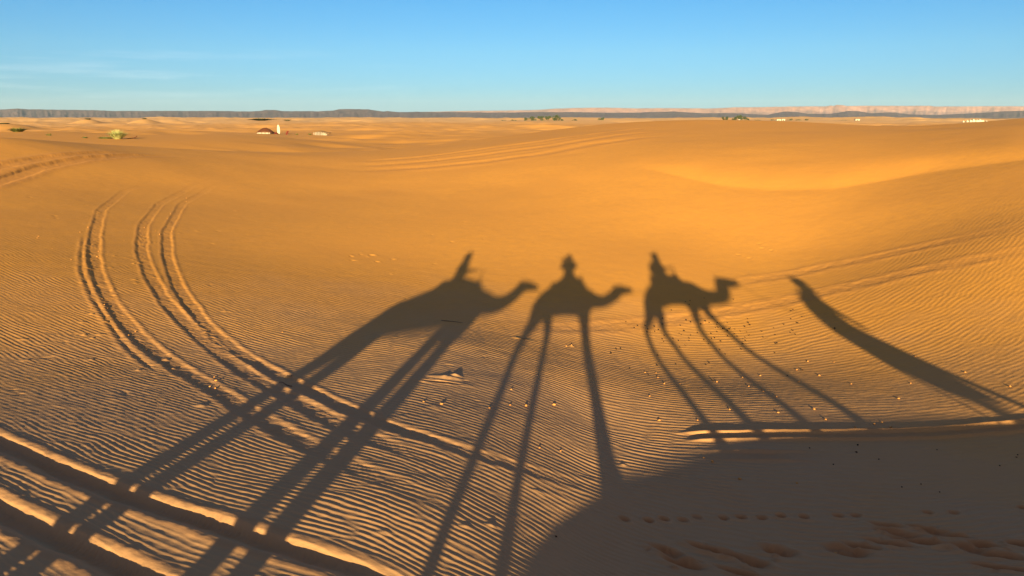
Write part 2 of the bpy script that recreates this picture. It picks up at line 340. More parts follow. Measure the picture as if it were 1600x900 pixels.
# shoe prints low in the shaded corner
for a in [(1042, 862, .16, .07), (1066, 880, .2, .08), (1105, 860, .2, .05), (1140, 868, .28, .07), (1178, 882, .14, .07), (1216, 862, .17, .09), (1160, 897, .25, .05),
          (1322, 862, .2, .1), (1345, 855, .18, .06), (1384, 822, .15, .05), (1402, 834, .22, .06), (1432, 846, .25, .06), (1390, 850, .22, .05), (1450, 828, .2, .04), (1478, 837, .22, .055),
          (1512, 856, .2, .08), (1536, 852, .14, .06), (1556, 868, .3, .065), (1594, 850, .12, .07), (1565, 888, .25, .05)]:
    dab(a[0], a[1], a[2]*.85, a[3]*.9, -.06, ang=-.45, calm=.8, dist=1.0, power=4.0)
    for q_ in range(5): dab(a[0] + random.gauss(0, 16), a[1] + random.gauss(0, 5), random.uniform(.02, .05), random.uniform(.015, .03), random.choice([-.014, .018, .012]), ang=random.uniform(-1, 1), calm=.5, dist=.5)
for a in [(975, 811), (1013, 813), (1037, 811), (1067, 813), (1089, 809), (1130, 809), (1158, 808), (1190, 809), (1220, 806), (1256, 808), (1310, 806), (1337, 805), (1450, 801), (1490, 801), (1598, 793)]:
    dab(a[0], a[1], .045, .04, -.035, calm=.5, dist=1.0)
for a in [(600, 832), (727, 823), (767, 821), (842, 768), (1010, 741), (975, 727)]: dab(a[0], a[1], .05, .03, .012, calm=.5)
# the wedge of kicked-up sand left of the middle camel's shadow
dab(697, 590, .26, .08, .035, ang=-.12, calm=1, power=1.3); dab(711, 588, .11, .07, .055, calm=1, power=1.5); dab(690, 597, .22, .05, -.03, ang=-.1, calm=1, dist=.5)
dab(893, 541, .07, .04, .03, power=1.4); dab(815, 530, .3, .04, .015); dab(706, 502, .25, .05, .015)
dab(1245, 434, .3, .09, .0)
# scuffs high on the slope
for a in [(565, 396), (575, 403), (556, 408), (583, 399), (548, 400), (592, 406), (612, 405), (1155, 398), (1185, 388), (1168, 402), (1205, 392), (1186, 384)]:
    dab(a[0] + random.gauss(0, 4), a[1] + random.gauss(0, 2), random.uniform(.06, .11), .05, -.022, ang=random.uniform(-.6, .3), dist=.1); dab(a[0] + random.gauss(2, 3), a[1] - 2, .07, .04, .010, ang=-.3)
for k in range(45):      # odd scuffs over the left slope and round the ruts
    px = random.uniform(20, 760); py = random.uniform(300, 640)
    dab(px, py, random.uniform(.04, .10), random.uniform(.03, .06), random.choice([-1, -1, 1]) * random.uniform(.008, .018), ang=random.uniform(-1, 1), calm=.6)
for k in range(60):      # clods thrown beside the arcs
    px, py = random.choice([(150, 350), (146, 400), (170, 470), (205, 400), (222, 360), (245, 380), (270, 330), (165, 330), (215, 420), (160, 500), (250, 570), (330, 520)])
    dab(px + random.gauss(0, 16), py + random.gauss(0, 16), random.uniform(.03, .07), random.uniform(.03, .05), random.uniform(.008, .02), calm=.6)

# --- wind ripples
n = 2048; texel = .0155
fr = np.fft.fftfreq(n, texel); fx, fy = np.meshgrid(fr, fr)
lam0 = .112; k0 = 1 / lam0
rg = np.random.default_rng(4)
def ripple_tile(k0, sa, sv, seed):
    rg = np.random.default_rng(seed)
    S = np.exp(-((fy - k0)**2) / (2 * (sv * k0)**2) - (fx**2) / (2 * (sa * k0)**2))
    A = np.fft.ifft2(S * np.exp(2j * np.pi * rg.random((n, n)))); return (A / np.abs(A).std() / 1.9)
A1 = ripple_tile(k0, .115, .10, 4)
AR = A1.real.astype(np.float32); AI = A1.imag.astype(np.float32)
i1 = int(np.searchsorted(RAD, 46)); i0 = int(np.searchsorted(RAD, 3.6)); nf = len(a_fine)
for i in range(i0, i1, 80):
    s_ = slice(i, min(i + 80, i1)); x = GX[s_, :nf]; y = GY[s_, :nf]; r = RAD[s_][:, None] + 0*x
    xp = np.maximum(x - 5, 0); G = -.35 * x + .35 * 3.5 * np.log(np.cosh(x / 3.5)) + .8 * np.where(x < 12, xp**2 / 14, 3.5 + (x - 12))
    v = y - G + .045 * soft(x, y, 4.2) + .008 * soft(x, y, 1.3, 91, 17)
    a = x + .2 * soft(x, y, 5.0, 50, 3)
    v = lam0 * np.log(.047 + .0078 * np.clip(v, -4, 80)) / .0078; a = a * lam0 / (.06 + .005 * 8)
    cr = samp(AR, a / texel, v / texel); ci = samp(AI, a / texel, v / texel)
    ph = np.arctan2(ci, cr); am = np.clip(np.hypot(cr, ci) * 1.1, 0, 1)**.6
    lam = (.047 + .0078 * np.clip(y - G, 0, 40)) / np.sqrt(1 + .2)
    prof = (np.cos(ph) + .28 * np.cos(2*ph + .9) ) * .5
    az = np.degrees(np.arctan2(x, y))
    reach = np.interp(az, [-41, -30, -20, -8, 0, 12, 22, 30, 41], [24, 22, 20, 19, 18.5, 19, 22, 27, 30])
    m = 1 - sstep(r, reach * .80, reach * 1.25)
    dark = sstep(az, 3, 10) * (1 - sstep(r, 8.5, 11.5))
    left = 1 - sstep(az, -22, 4)
    patch = np.clip(.95 + .22 * soft(x, y, 6., 9, 44), .35, 1.3)
    amp = lam / 16.5 * (.85 + .10 * left - .30 * sstep(az, 12, 24) * (1 - dark)) * (1 + 1.3 * dark) * m * patch
    OUT[s_, :nf] += (amp * am * prof * CALM[s_, :nf] * 1.0).astype(np.float32)
    OUT[s_, :nf] += (.0012 * rough(x, y, .035, 3) * (1 - sstep(r, 14, 26))).astype(np.float32)
# --- mesh
ZZ = Z + CZ + OUT
V = np.empty((NR * NA + 1, 3), np.float32)
V[:-1, 0] = GX.ravel(); V[:-1, 1] = GY.ravel(); V[:-1, 2] = ZZ.ravel(); V[-1] = (0, 0, float(land(0, 0)[0]) + CZ)
ii, jj = np.meshgrid(np.arange(NR - 1), np.arange(NA), indexing='ij'); j2 = (jj + 1) % NA
Q = np.stack([ii*NA + jj, (ii+1)*NA + jj, (ii+1)*NA + j2, ii*NA + j2], -1).reshape(-1, 4)[:, ::-1]
me = bpy.data.meshes.new("sand_ground")
cap = np.stack([np.full(NA, NR*NA), np.arange(NA), (np.arange(NA)+1) % NA], -1)[:, ::-1]
me.vertices.add(len(V)); me.vertices.foreach_set('co', V.ravel())
loops = np.concatenate([Q.ravel(), cap.ravel()]).astype(np.int32)
me.loops.add(len(loops)); me.loops.foreach_set('vertex_index', loops)
st = np.concatenate([np.arange(len(Q)) * 4, len(Q)*4 + np.arange(NA)*3]).astype(np.int32)
me.polygons.add(len(st)); me.polygons.foreach_set('loop_start', st)
me.update(calc_edges=True)
me.polygons.foreach_set('use_smooth', np.ones(len(st), bool))
at_ = me.attributes.new("turned", 'FLOAT', 'POINT'); at_.data.foreach_set('value', np.concatenate([DIST.ravel(), [0]]).astype(np.float32))
def ground(x, y):
    """world height of the finished sheet at x, y"""
    r = math.hypot(x, y); a = math.atan2(x, y)
    if a < ANG[0]: a += 2 * math.pi
    i = min(max(int(np.searchsorted(RAD, r)) - 1, 0), NR - 2); j = int(np.searchsorted(ANG, a)) - 1; j = max(j, 0); jn = (j + 1) % NA
    if r < RAD[0]: return float(V[-1, 2])
    t = min(max((r - RAD[i]) / (RAD[i+1] - RAD[i]), 0), 1); a1 = ANG[jn] if jn else ANG[0] + 2*math.pi; s = min(max((a - ANG[j]) / (a1 - ANG[j]), 0), 1)
    return float((ZZ[i, j]*(1-t) + ZZ[i+1, j]*t)*(1-s) + (ZZ[i, jn]*(1-t) + ZZ[i+1, jn]*t)*s)
# ------------------------------------------------------------------ sand
k = NT("sand"); tc = k.add('ShaderNodeTexCoord'); geo = k.add('ShaderNodeNewGeometry')
def nz(scale, det=5, rough_=.55, vec=None):
    x = k.add('ShaderNodeTexNoise'); x.inputs['Scale'].default_value = scale; x.inputs['Detail'].default_value = det; x.inputs['Roughness'].default_value = rough_
    k.l(vec or geo.outputs['Position'], x.inputs['Vector']); return x.outputs[0]
def mixc(f, a, b, fac=None, bt='MIX'):
    m = k.add('ShaderNodeMix', data_type='RGBA', blend_type=bt)
    if f is not None: k.l(f, m.inputs[0])
    else: m.inputs[0].default_value = fac
    for s, v in ((6, a), (7, b)):
        if hasattr(v, 'links'): k.l(v, m.inputs[s])
        else: m.inputs[s].default_value = (*v, 1)
    return m.outputs[2]
def rng_(v, a, b, c=0., d=1.):
    m = k.add('ShaderNodeMapRange'); k.l(v, m.inputs[0])
    for q, z in zip((1, 2, 3, 4), (a, b, c, d)): m.inputs[q].default_value = z
    return m.outputs[0]
SAND_A = (.635, .272, .045); SAND_B = (.585, .248, .045)
c = mixc(rng_(nz(.22, 4), .35, .65), SAND_A, SAND_B)
c = mixc(rng_(nz(3.0, 6), .3, .75), c, (.56, .243, .048), None)
# duller, darker tone on the rippled floor, grazing light painted into its colour
vo = k.add('ShaderNodeVectorMath', operation='DISTANCE'); k.l(geo.outputs['Position'], vo.inputs[0]); vo.inputs[1].default_value = (0, 4, -1)
nf_ = k.add('ShaderNodeMath', operation='MULTIPLY_ADD'); k.l(nz(.5, 4), nf_.inputs[0]); nf_.inputs[1].default_value = 8; k.l(vo.outputs['Value'], nf_.inputs[2])
c = mixc(rng_(nf_.outputs[0], 10, 21, .85, 0), c, (.46, .25, .13))
# grains, some dark and some pale
c = mixc(rng_(nz(220., 3, .7), .60, .72, 0, .35), c, (.30, .12, .045))
at2 = k.add('ShaderNodeAttribute', attribute_name="turned")
c = mixc(rng_(at2.outputs['Fac'], 0, 1, 0, .8), c, (.40, .16, .06))
# out on the plain the sand thins over grey gravel
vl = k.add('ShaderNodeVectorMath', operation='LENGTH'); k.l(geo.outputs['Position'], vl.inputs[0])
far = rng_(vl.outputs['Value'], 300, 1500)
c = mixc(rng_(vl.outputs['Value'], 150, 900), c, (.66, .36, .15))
pl = nz(.0022, 5, .6)
md = k.add('ShaderNodeMath', operation='MULTIPLY_ADD'); k.l(pl, md.inputs[0]); md.inputs[1].default_value = 2400; k.l(vl.outputs['Value'], md.inputs[2])
gr = mixc(rng_(nz(.004, 6), .35, .65), (.155, .12, .10), (.25, .18, .135))
c = mixc(rng_(md.outputs[0], 3000, 3500), c, gr)
k.l(c, k.b.inputs['Base Color']); k.b.inputs['Roughness'].default_value = .92; k.b.inputs['Specular IOR Level'].default_value = .15
b1 = k.add('ShaderNodeBump'); b1.inputs['Strength'].default_value = .55; b1.inputs['Distance'].default_value = .004; k.l(nz(90., 5, .75), b1.inputs['Height'])
b2 = k.add('ShaderNodeBump'); b2.inputs['Strength'].default_value = .3; b2.inputs['Distance'].default_value = .05; k.l(nz(1.7, 6, .6), b2.inputs['Height'])
k.l(b2.outputs[0], b1.inputs['Normal']); k.l(b1.outputs[0], k.b.inputs['Normal'])
me.materials.append(k.m)
g_ = link("sand_ground", me); tag(g_, kind='structure')
# ------------------------------------------------------------------ hills on the horizon
def slope_mat(name, a, b, c_, sx):
    k = NT(name); geo = k.add('ShaderNodeNewGeometry'); mp = k.add('ShaderNodeMapping'); mp.inputs['Scale'].default_value = (1, .3, 3.5)
    k.l(geo.outputs['Position'], mp.inputs[0])
    def n_(s, d=6, r_=.6):
        x = k.add('ShaderNodeTexNoise'); x.inputs['Scale'].default_value = s; x.inputs['Detail'].default_value = d; x.inputs['Roughness'].default_value = r_
        k.l(mp.outputs[0], x.inputs['Vector']); return x.outputs[0]
    def rp(v, lo, hi):
        m = k.add('ShaderNodeMapRange'); k.l(v, m.inputs[0]); m.inputs[1].default_value = lo; m.inputs[2].default_value = hi; return m.outputs[0]
    def mx(f, A, B):
        m = k.add('ShaderNodeMix', data_type='RGBA'); k.l(f, m.inputs[0])
        for s, v in ((6, A), (7, B)):
            if hasattr(v, 'links'): k.l(v, m.inputs[s])
            else: m.inputs[s].default_value = (*v, 1)
        return m.outputs[2]
    c = mx(rp(n_(sx), .38, .62), a, b); c = mx(rp(n_(sx*3.3, 5), .60, .72), c, c_)
    k.l(c, k.b.inputs['Base Color']); k.b.inputs['Roughness'].default_value = .95; k.b.inputs['Specular IOR Level'].default_value = .1
    return k.m
def hills(name, D, prof, mt, cliff=.35, gul=1.0, seed=0, rough_top=.4, depth=1.0):
    px = np.linspace(-900, 2500, 2300); py = np.interp(px, [p[0] for p in prof], [p[1] for p in prof])
    r = ray(px, py); X = r[:, 0] / r[:, 1] * D; H = r[:, 2] / r[:, 1] * D
    H = H + rough_top * D / F * .5 * soft(X, X*0 + seed*31, D*.05) + .22 * rough_top * D / F * rough(X, X*0+seed, D*.0012)
    zb = -24.0
    W = D * .10 * depth
    T = np.array([0, .06, .13, .2, .28, .36, .45, .54, .62, .69, .75, .80, .84, .87, .90, .92, .94, .96, .98, 1.0, 1.05, 1.15, 1.4, 1.8])
    Tc = np.minimum(T, 1)
    g = np.where(Tc < .8, (Tc / .8)**1.5 * (1 - cliff), (1 - cliff) + (Tc - .8) / .2 * cliff)
    VX, VY, VZ = [], [], []
    for t, gg in zip(T, g):
        w = math.sin(min(t, 1) * math.pi)**.7
        gl = -np.abs(soft(X, X*0 + D*t*.02, D*.030)) * .6 + -np.abs(soft(X, X*0 + D*t*.02, D*.014, 13)) * .3 + .08*rough(X, X*0+t*40, D*.0016)
        y = D - W * (1 - min(t, 1)) + gl * W * .09 * w * gul + max(0, t - 1) * W * 1.5
        z = zb + (H - zb) * (gg + .07 * w * gul * soft(X, X*0 + t*30 + seed, D*.03, 3)) * (1 if t <= 1 else 1 - (t - 1) * .3)
        sc = 1 + (y - D) / D
        VX.append(X * sc); VY.append(y); VZ.append(z + CZ)
    nr, nc = len(T), len(X); Vv = np.stack([np.array(VX), np.array(VY), np.array(VZ)], -1).reshape(-1, 3)
    ii, jj = np.meshgrid(np.arange(nr-1), np.arange(nc-1), indexing='ij')
    Fq = np.stack([ii*nc+jj, ii*nc+jj+1, (ii+1)*nc+jj+1, (ii+1)*nc+jj], -1).reshape(-1, 4)
    o = link(name, mesh_np(name, Vv, Fq), mt); tag(o, kind='structure'); return o
hills("pink_cliffs", 17000, [(-900, 176), (500, 176.5), (640, 175), (690, 174), (760, 173), (840, 171.8), (870, 169.5), (905, 168.4), (950, 168), (990, 169.3), (1050, 169), (1110, 169.5), (1150, 167.6), (1230, 166.6), (1290, 166), (1297, 164.8), (1303, 165.3), (1308, 163.8), (1316, 164), (1322, 165.4), (1400, 165.2), (1455, 165.2), (1458, 166.2), (1600, 166), (1900, 168), (2500, 172)],
      slope_mat("pink_rock", (.44, .225, .175), (.30, .15, .12), (.52, .34, .28), .0035), cliff=.5, gul=.8, seed=2, rough_top=.25)
hills("dark_hills", 9500, [(-900, 173), (0, 171.5), (28, 169.3), (45, 171), (60, 170.6), (95, 171.6), (130, 171.8), (150, 171.8), (175, 173), (200, 173.2), (230, 173.4), (300, 173.2), (370, 173.6), (405, 173.2), (415, 171.5), (430, 171.5), (442, 173.5), (500, 173.8), (520, 172.8), (530, 170.6), (548, 170.4), (576, 170.8), (590, 173), (600, 174.2), (605, 173.6), (625, 175.4), (650, 174.4), (700, 175), (760, 176), (860, 175), (900, 174.5), (940, 176), (990, 176), (1050, 174), (1100, 177), (1150, 176.8), (1200, 179), (1225, 174.2), (1245, 175), (1262, 178), (1300, 177.5), (1325, 173.2), (1342, 174), (1360, 177), (1385, 175.2), (1400, 175.6), (1420, 178.3), (1465, 179.5), (1520, 177), (1560, 174.5), (1600, 172.5), (1700, 172), (2500, 174)],
      slope_mat("dark_rock", (.135, .085, .09), (.10, .07, .08), (.24, .165, .15), .006), cliff=.3, gul=1.0, seed=5, rough_top=.35, depth=1.6)

# ------------------------------------------------------------------ the air
bm = bmesh.new(); bmesh.ops.create_cube(bm, size=1.0)
hz = bpy.data.meshes.new("haze"); 
for v in bm.verts: v.co = Vector((v.co.x * 44000, v.co.y * 44000, 190 + v.co.z * 480))
bm.to_mesh(hz); bm.free()
hm = bpy.data.materials.new("air"); hm.use_nodes = True; ht = hm.node_tree; ht.nodes.clear()
ho = ht.nodes.new('ShaderNodeOutputMaterial'); hv = ht.nodes.new('ShaderNodeVolumePrincipled')
hv.inputs['Color'].default_value = (.66, .82, 1.0, 1); hv.inputs['Density'].default_value = 1.9e-5; hv.inputs['Anisotropy'].default_value = 0.0
ht.links.new(hv.outputs[0], ho.inputs['Volume'])
hzo = link("haze", hz, hm); tag(hzo, kind='stuff')

# ------------------------------------------------------------------ bushes and trees far out
M_LEAF = mat("dry_leaf", (.135, .14, .035), (.075, .085, .025), 3.0, .7); M_LEAF2 = mat("tamarisk_leaf", (.075, .095, .045), (.045, .06, .03), .6, .8)
M_PALE = mat("pale_grass", (.40, .37, .17), (.22, .22, .08), 4.0, .8); M_BARK = mat("bark", (.16, .10, .06), (.09, .06, .04), 6, .9)
def at(px, py, D, lift=0.0):
    r = ray(px, py); r = r * (D / r[1]); x, y = float(r[0]), float(r[1]); return Vector((x, y, ground(x, y) + lift))
def blades(n, h, spread, w, seed, lean=.6, curve=.3):
    r = random.Random(seed); V = []; Fc = []
    for k in range(n):
        a = r.uniform(0, 2*math.pi); rad = spread * math.sqrt(r.random()) * .35; b = Vector((rad*math.cos(a), rad*math.sin(a), 0))
        l = r.uniform(.05, lean); d = Vector((math.cos(a)*l, math.sin(a)*l, 1)).normalized(); L = h * r.uniform(.6, 1.05)
        side = Vector((-math.sin(a + r.uniform(-1, 1)), math.cos(a), 0)) * w; i = len(V)
        p1 = b + d * L * .55; p2 = b + d * L + Vector((math.cos(a), math.sin(a), -.4)) * curve * L * l
        V += [b - side*.5, b + side*.5, p1 + side*.5, p1 - side*.5, p2]
        Fc += [(i, i+1, i+2, i+3), (i+3, i+2, i+4, i+4)]
    me = bpy.data.meshes.new("blades"); me.from_pydata([tuple(v) for v in V], [], [f if f[2] != f[3] else f[:3] for f in Fc]); me.update(); return me
def grass_tuft(px, py, D, w, h, label, seed, n=260, m=None, cat='grass tuft', group=None, sy=1.0):
    me = blades(n, h, 1.0, .035 * max(1, D/110), seed, lean=1.1); m = m or M_PALE
    me.materials.append(m); o = link(cat.replace(' ', '_'), me); o.location = at(px, py, D, -.02)
    o.scale = (w, w * sy, 1); tag(o, label, cat, group); return o
def leaf_crown(n, rx, ry, rz, cz, leaf, seed, lumps=7):
    r = random.Random(seed); V = []; Fc = []
    L = [(Vector((r.uniform(-.6, .6)*rx, r.uniform(-.6, .6)*ry, cz + r.uniform(-.45, .5)*rz)), r.uniform(.28, .5)) for _ in range(lumps)]
    for k in range(n):
        c, s = r.choice(L); d = Vector((r.gauss(0, 1), r.gauss(0, 1), r.gauss(0, 1))).normalized() * (r.random()**.4)
        p = c + Vector((d.x*rx*s, d.y*ry*s, d.z*rz*s))
        if p.z < .05: p.z = .05 + r.random()*.1
        u = Vector((r.gauss(0, 1), r.gauss(0, 1), r.gauss(0, 1))).normalized() * leaf; v = u.orthogonal().normalized() * leaf * .6; i = len(V)
        V += [p - u, p + v, p + u, p - v]; Fc.append((i, i+1, i+2, i+3))
    me = bpy.data.meshes.new("crown"); me.from_pydata([tuple(v) for v in V], [], Fc); me.update(); return me
def tube(pts, rad, sides=8, cap=True):
    pts = [Vector(p) for p in pts]; V = []; Fc = []
    for i, p in enumerate(pts):
        t = (pts[min(i+1, len(pts)-1)] - pts[max(i-1, 0)]).normalized(); u = t.orthogonal().normalized() if i == 0 else (u - t*u.dot(t)).normalized(); v = t.cross(u)
        rd = rad[i] if hasattr(rad, '__len__') else rad
        for k in range(sides):
            a = 2*math.pi*k/sides; V.append(p + (u*math.cos(a) + v*math.sin(a)) * rd)
    for i in range(len(pts)-1):
        for k in range(sides):
            k2 = (k+1) % sides; Fc.append((i*sides+k, i*sides+k2, (i+1)*sides+k2, (i+1)*sides+k))
    if cap: Fc.append(tuple(range(sides))[::-1]); Fc.append(tuple(range((len(pts)-1)*sides, len(pts)*sides)))
    return V, Fc
def pyme(name, parts, smooth=True):
    V = []; Fc = []
    for v, f in parts:
        n = len(V); V += [tuple(q) for q in v]; Fc += [tuple(i+n for i in q) for q in f]
    me = bpy.data.meshes.new(name); me.from_pydata(V, [], Fc); me.update()
    if smooth: me.polygons.foreach_set('use_smooth', [True]*len(me.polygons))
    return me
def tree(px, py, D, w, h, label, seed, group=None, name='tree', m=None, cat=None, n=420):
    o = empty(name, at(px, py, D, -.05)); tag(o, label, cat or name.split('_')[-1], group)
    r = random.Random(seed); parts = [tube([(0, 0, 0), (r.uniform(-.1, .1)*w, 0, h*.3), (r.uniform(-.15, .15)*w, .1, h*.62)], [h*.035, h*.026, h*.012])]
    for q in range(4):
        a = q*1.6 + r.random(); parts.append(tube([(0, 0, h*.2), (math.cos(a)*w*.18, math.sin(a)*w*.18, h*.45), (math.cos(a)*w*.3, math.sin(a)*w*.3, h*.7)], [h*.018, h*.012, h*.005], 6))
    link('trunk', pyme('trunk', parts), M_BARK, o)
    link('crown', leaf_crown(int(n*1.6), w*.85, w*.7, h*.62, h*.5, .075*h, seed, 9), m or M_LEAF2, o); return o
px8 = 110 / F
M_BUSH = mat("broom_bush", (.50, .47, .19), (.26, .27, .09), 2.5, .75)
b = grass_tuft(184.5, 220, 110, 1.25, 1.55, 'large green and yellow desert bush with spiky upright stems', 3, 620, M_BUSH, 'desert bush')
grass_tuft(28, 206, 150, 2.1, .95, 'low wide green bush near the left edge, behind the dune rim', 5, 420, M_LEAF, 'desert bush')
grass_tuft(77, 216, 120, .9, .5, 'sparse small tuft of dry grass left of the largest bush', 6, 60, M_LEAF)
grass_tuft(133, 217.5, 112, .9, .28, 'low dark green clump of grass just left of the bushy strip', 7, 200, M_LEAF)
grass_tuft(165, 219, 111, 2.3, .32, 'long low strip of green grass touching the largest bush', 8, 380, M_LEAF, sy=.5)
grass_tuft(484, 210, 232, 1.0, .5, 'small round green tuft left of the open shelter', 9, 160, M_LEAF)
grass_tuft(464, 210, 232, .8, .5, 'faint dry tuft between the leaning board and the shelter', 10, 60, M_LEAF)
grass_tuft(138, 186.8, 600, 2.6, 1.3, 'dark dot of a bush far out on the pale dunes at left', 12, 200, M_LEAF2, 'desert bush')
grass_tuft(226, 186.2, 600, 2.4, 1.0, 'faint far bush on the pale dunes, right of the larger bush', 13, 160, M_LEAF2, 'desert bush')
grass_tuft(6, 193.5, 300, 4.0, .5, 'dark flat bush at the very left edge of the far dunes', 14, 250, M_LEAF2, 'desert bush')
st_ = link('dry_branch', pyme('dry_branch', [tube([(-1.0, 0, .02), (-.6, 0, .07), (-.35, 0, .06), (.1, 0, .16), (.5, .1, .42)], [.04, .05, .06, .10, .06])]), mat("dead_wood", (.16, .06, .025), (.10, .04, .02), 8)); st_.location = at(209, 215.5, 112); tag(st_, 'dry brown branch lying on the sand right of the large bush', 'branch')
T_ = [(823, 4.5, 3.2, 'low tree at the left end of the far oasis row'), (833, 6.0, 4.4, 'bushy tree second in the far oasis row'), (844, 5.5, 4.8, 'broad tree in the middle of the far oasis row'), (856, 4.5, 5.6, 'upright pointed tree in the far oasis row'), (870, 7.0, 6.2, 'tallest and widest tree of the far oasis row'), (878, 2.6, 2.2, 'small bush at the right end of the oasis row')]
for i, (px, w, h, lab) in enumerate(T_): tree(px, 188.6, 800, w, h, lab, 20+i, 'trees of the far oasis')
tree(803, 188.4, 800, 4.5, 1.6, 'low dark shrub on the pale dune left of the oasis row', 31, name='desert_shrub')
tree(787, 188.4, 800, 3.5, 1.1, 'lowest shrub at the left start of the oasis', 32, name='desert_shrub')
tree(898, 189.2, 800, 4.5, 2.0, 'round shrub alone just right of the oasis row', 33, name='desert_shrub')
tree(937, 188.2, 800, 3.6, 2.2, 'left one of two touching shrubs on the sand rim', 34, name='desert_shrub'); tree(941, 188.2, 800, 2.6, 3.2, 'right one, with a stalk, of two touching shrubs on the sand rim', 35, name='desert_shrub')
for i, (px, w, h, lab) in enumerate([(1132, 5, 4.2, 'tree standing apart at the left of the second oasis'), (1148, 4, 4.2, 'thin tree left in the second oasis'), (1155, 4.5, 6.0, 'tallest tree of the second oasis'), (1163, 6, 5.0, 'broad round tree right in the second oasis'), (1170, 3, 2.2, 'low tree at the right edge of the second oasis')]): tree(px, 187.9, 800, w, h, lab, 40+i, 'trees of the second oasis')
for i, (px, w, h, lab) in enumerate([(1183, 6, 1.3, 'flat shrub right of the second oasis'), (1207, 4, 1.6, 'dark shrub left of the white houses'), (1233, 5, 2.2, 'dark shrub right of the white houses'), (1245, 6, 1.6, 'wide low shrub between white houses and lone house'), (1260, 2.6, 2.0, 'small round shrub beside the lone pale house'), (1321, 9, 1.2, 'long low hedge left of the white flat house'), (1470, 5, 1.3, 'low shrub before the row of white tents'), (1492, 3.4, 1.4, 'dark shrub at the left end of the white tents')]): tree(px, 188.4, 810, w, h, lab, 50+i, name='desert_shrub')
grass_tuft(408, 189, 800, 7.5, 2.6, 'olive mound of bushes on the far dunes above the brown tent', 15, 500, M_LEAF2, 'desert bush', sy=.5)
grass_tuft(449, 188.8, 800, 4.0, 1.4, 'smaller olive bush far behind the white banner', 16, 260, M_LEAF2, 'desert bush', sy=.5)
grass_tuft(556, 188.6, 800, 4.4, 1.2, 'far dark bush on the skyline of dunes above the slope', 17, 260, M_LEAF2, 'desert bush', sy=.5)

# ------------------------------------------------------------------ camp on the sand
def box(x0, x1, y0, y1, z0, z1):
    v = [(x0, y0, z0), (x1, y0, z0), (x1, y1, z0), (x0, y1, z0), (x0, y0, z1), (x1, y0, z1), (x1, y1, z1), (x0, y1, z1)]
    return v, [(0, 3, 2, 1), (4, 5, 6, 7), (0, 1, 5, 4), (1, 2, 6, 5), (2, 3, 7, 6), (3, 0, 4, 7)]
M_BROWN = mat("goat_hair_cloth", (.115, .035, .015), (.07, .022, .01), 3, .95); M_WALL = mat("grey_mud", (.42, .36, .30), (.30, .24, .19), 1.2, .9)
M_WHITE = mat("white_cloth", (.46, .44, .36), (.40, .37, .28), 1.0, .8); M_RED = mat("dark_red_cloth", (.13, .018, .012), (.09, .015, .01), 3, .9); M_THATCH = mat("reed_thatch", (.20, .115, .05), (.11, .06, .03), 4, .95)
M_LIME = mat("whitewash", (.42, .40, .34), (.34, .32, .27), .5, .9)
# brown tent, sagging between its poles over a low grey wall
o = empty('nomad_tent', at(415.5, 207.2, 230)); tag(o, 'dark brown humped nomad tent beside a tall white banner', 'tent')
V = []; Fc = []; nx, ny = 25, 13
for i in range(nx):
    u = i/(nx-1)*2-1
    for j in range(ny):
        v = j/(ny-1)*2-1; top = .35 + 1.45*max(0, 1-abs(u+.05)**2.0)**.8 * (1-.75*abs(v)**1.5) + .12*math.exp(-((u-.12)/.07)**2)*(1-abs(v)) + .10*math.exp(-((u+.22)/.07)**2)*(1-abs(v)) - .06*abs(math.sin(u*7))
        V.append((u*2.45, v*1.7, max(top, .28)))
for i in range(nx-1):
    for j in range(ny-1): a = i*ny+j; Fc.append((a, a+ny, a+ny+1, a+1))
rf = link('tent_roof', pyme('tent_roof', [(V, Fc)]), M_BROWN, o); sol = rf.modifiers.new('s', 'SOLIDIFY'); sol.thickness = .05
for b_ in (box(-2.2, -1.0, -1.5, -1.4, 0, .42), box(-.85, .1, -1.5, -1.4, 0, .42), box(.3, 1.7, -1.5, -1.4, 0, .40), box(-2.25, 1.9, 1.3, 1.4, 0, .4), box(-2.3, -2.2, -1.38, 1.28, 0, .42)): link('tent_wall', pyme('tent_wall', [b_], False), M_WALL, o)
for x in (-1.9, -.9, .2, 1.3): link('tent_pole', pyme('tent_pole', [tube([(x, -1.62, 0), (x, -1.58, .7)], .04)]), M_BARK, o)
# red bundle beside it
b_ = link('cloth_bundle', pyme('cloth_bundle', [tube([(-.45, 0, .22), (-.2, 0, .34), (.1, .05, .32), (.45, 0, .2)], [.12, .3, .28, .14], 10)]), M_RED); b_.location = at(431, 207, 229.6); tag(b_, 'low dark red bundle between brown tent and white banner', 'bundle')
# banner
o = empty('feather_banner', at(435.3, 207.5, 231)); tag(o, 'tall white feather shaped banner standing on the sand', 'banner')
pro = [(0, .2), (.35, .38), (.9, .46), (1.5, .46), (2.1, .38), (2.6, .24), (2.9, .05)]
V = []; Fc = []
for z, w in pro: V += [(-w*.9, 0, z), (-w*.3, .09, z), (w*.4, .08, z), (w, -.02, z)]
for i in range(len(pro)-1):
    for j in range(3): a = i*4+j; Fc.append((a, a+1, a+5, a+4))
f_ = link('banner_cloth', pyme('banner_cloth', [(V, Fc)]), M_WHITE, o); s_ = f_.modifiers.new('s', 'SOLIDIFY'); s_.thickness = .03
link('banner_pole', pyme('banner_pole', [tube([(-.46, .05, -.1), (-.52, .05, 1.5), (-.3, .05, 2.7), (.05, .05, 3.0)], .035)]), M_BARK, o)
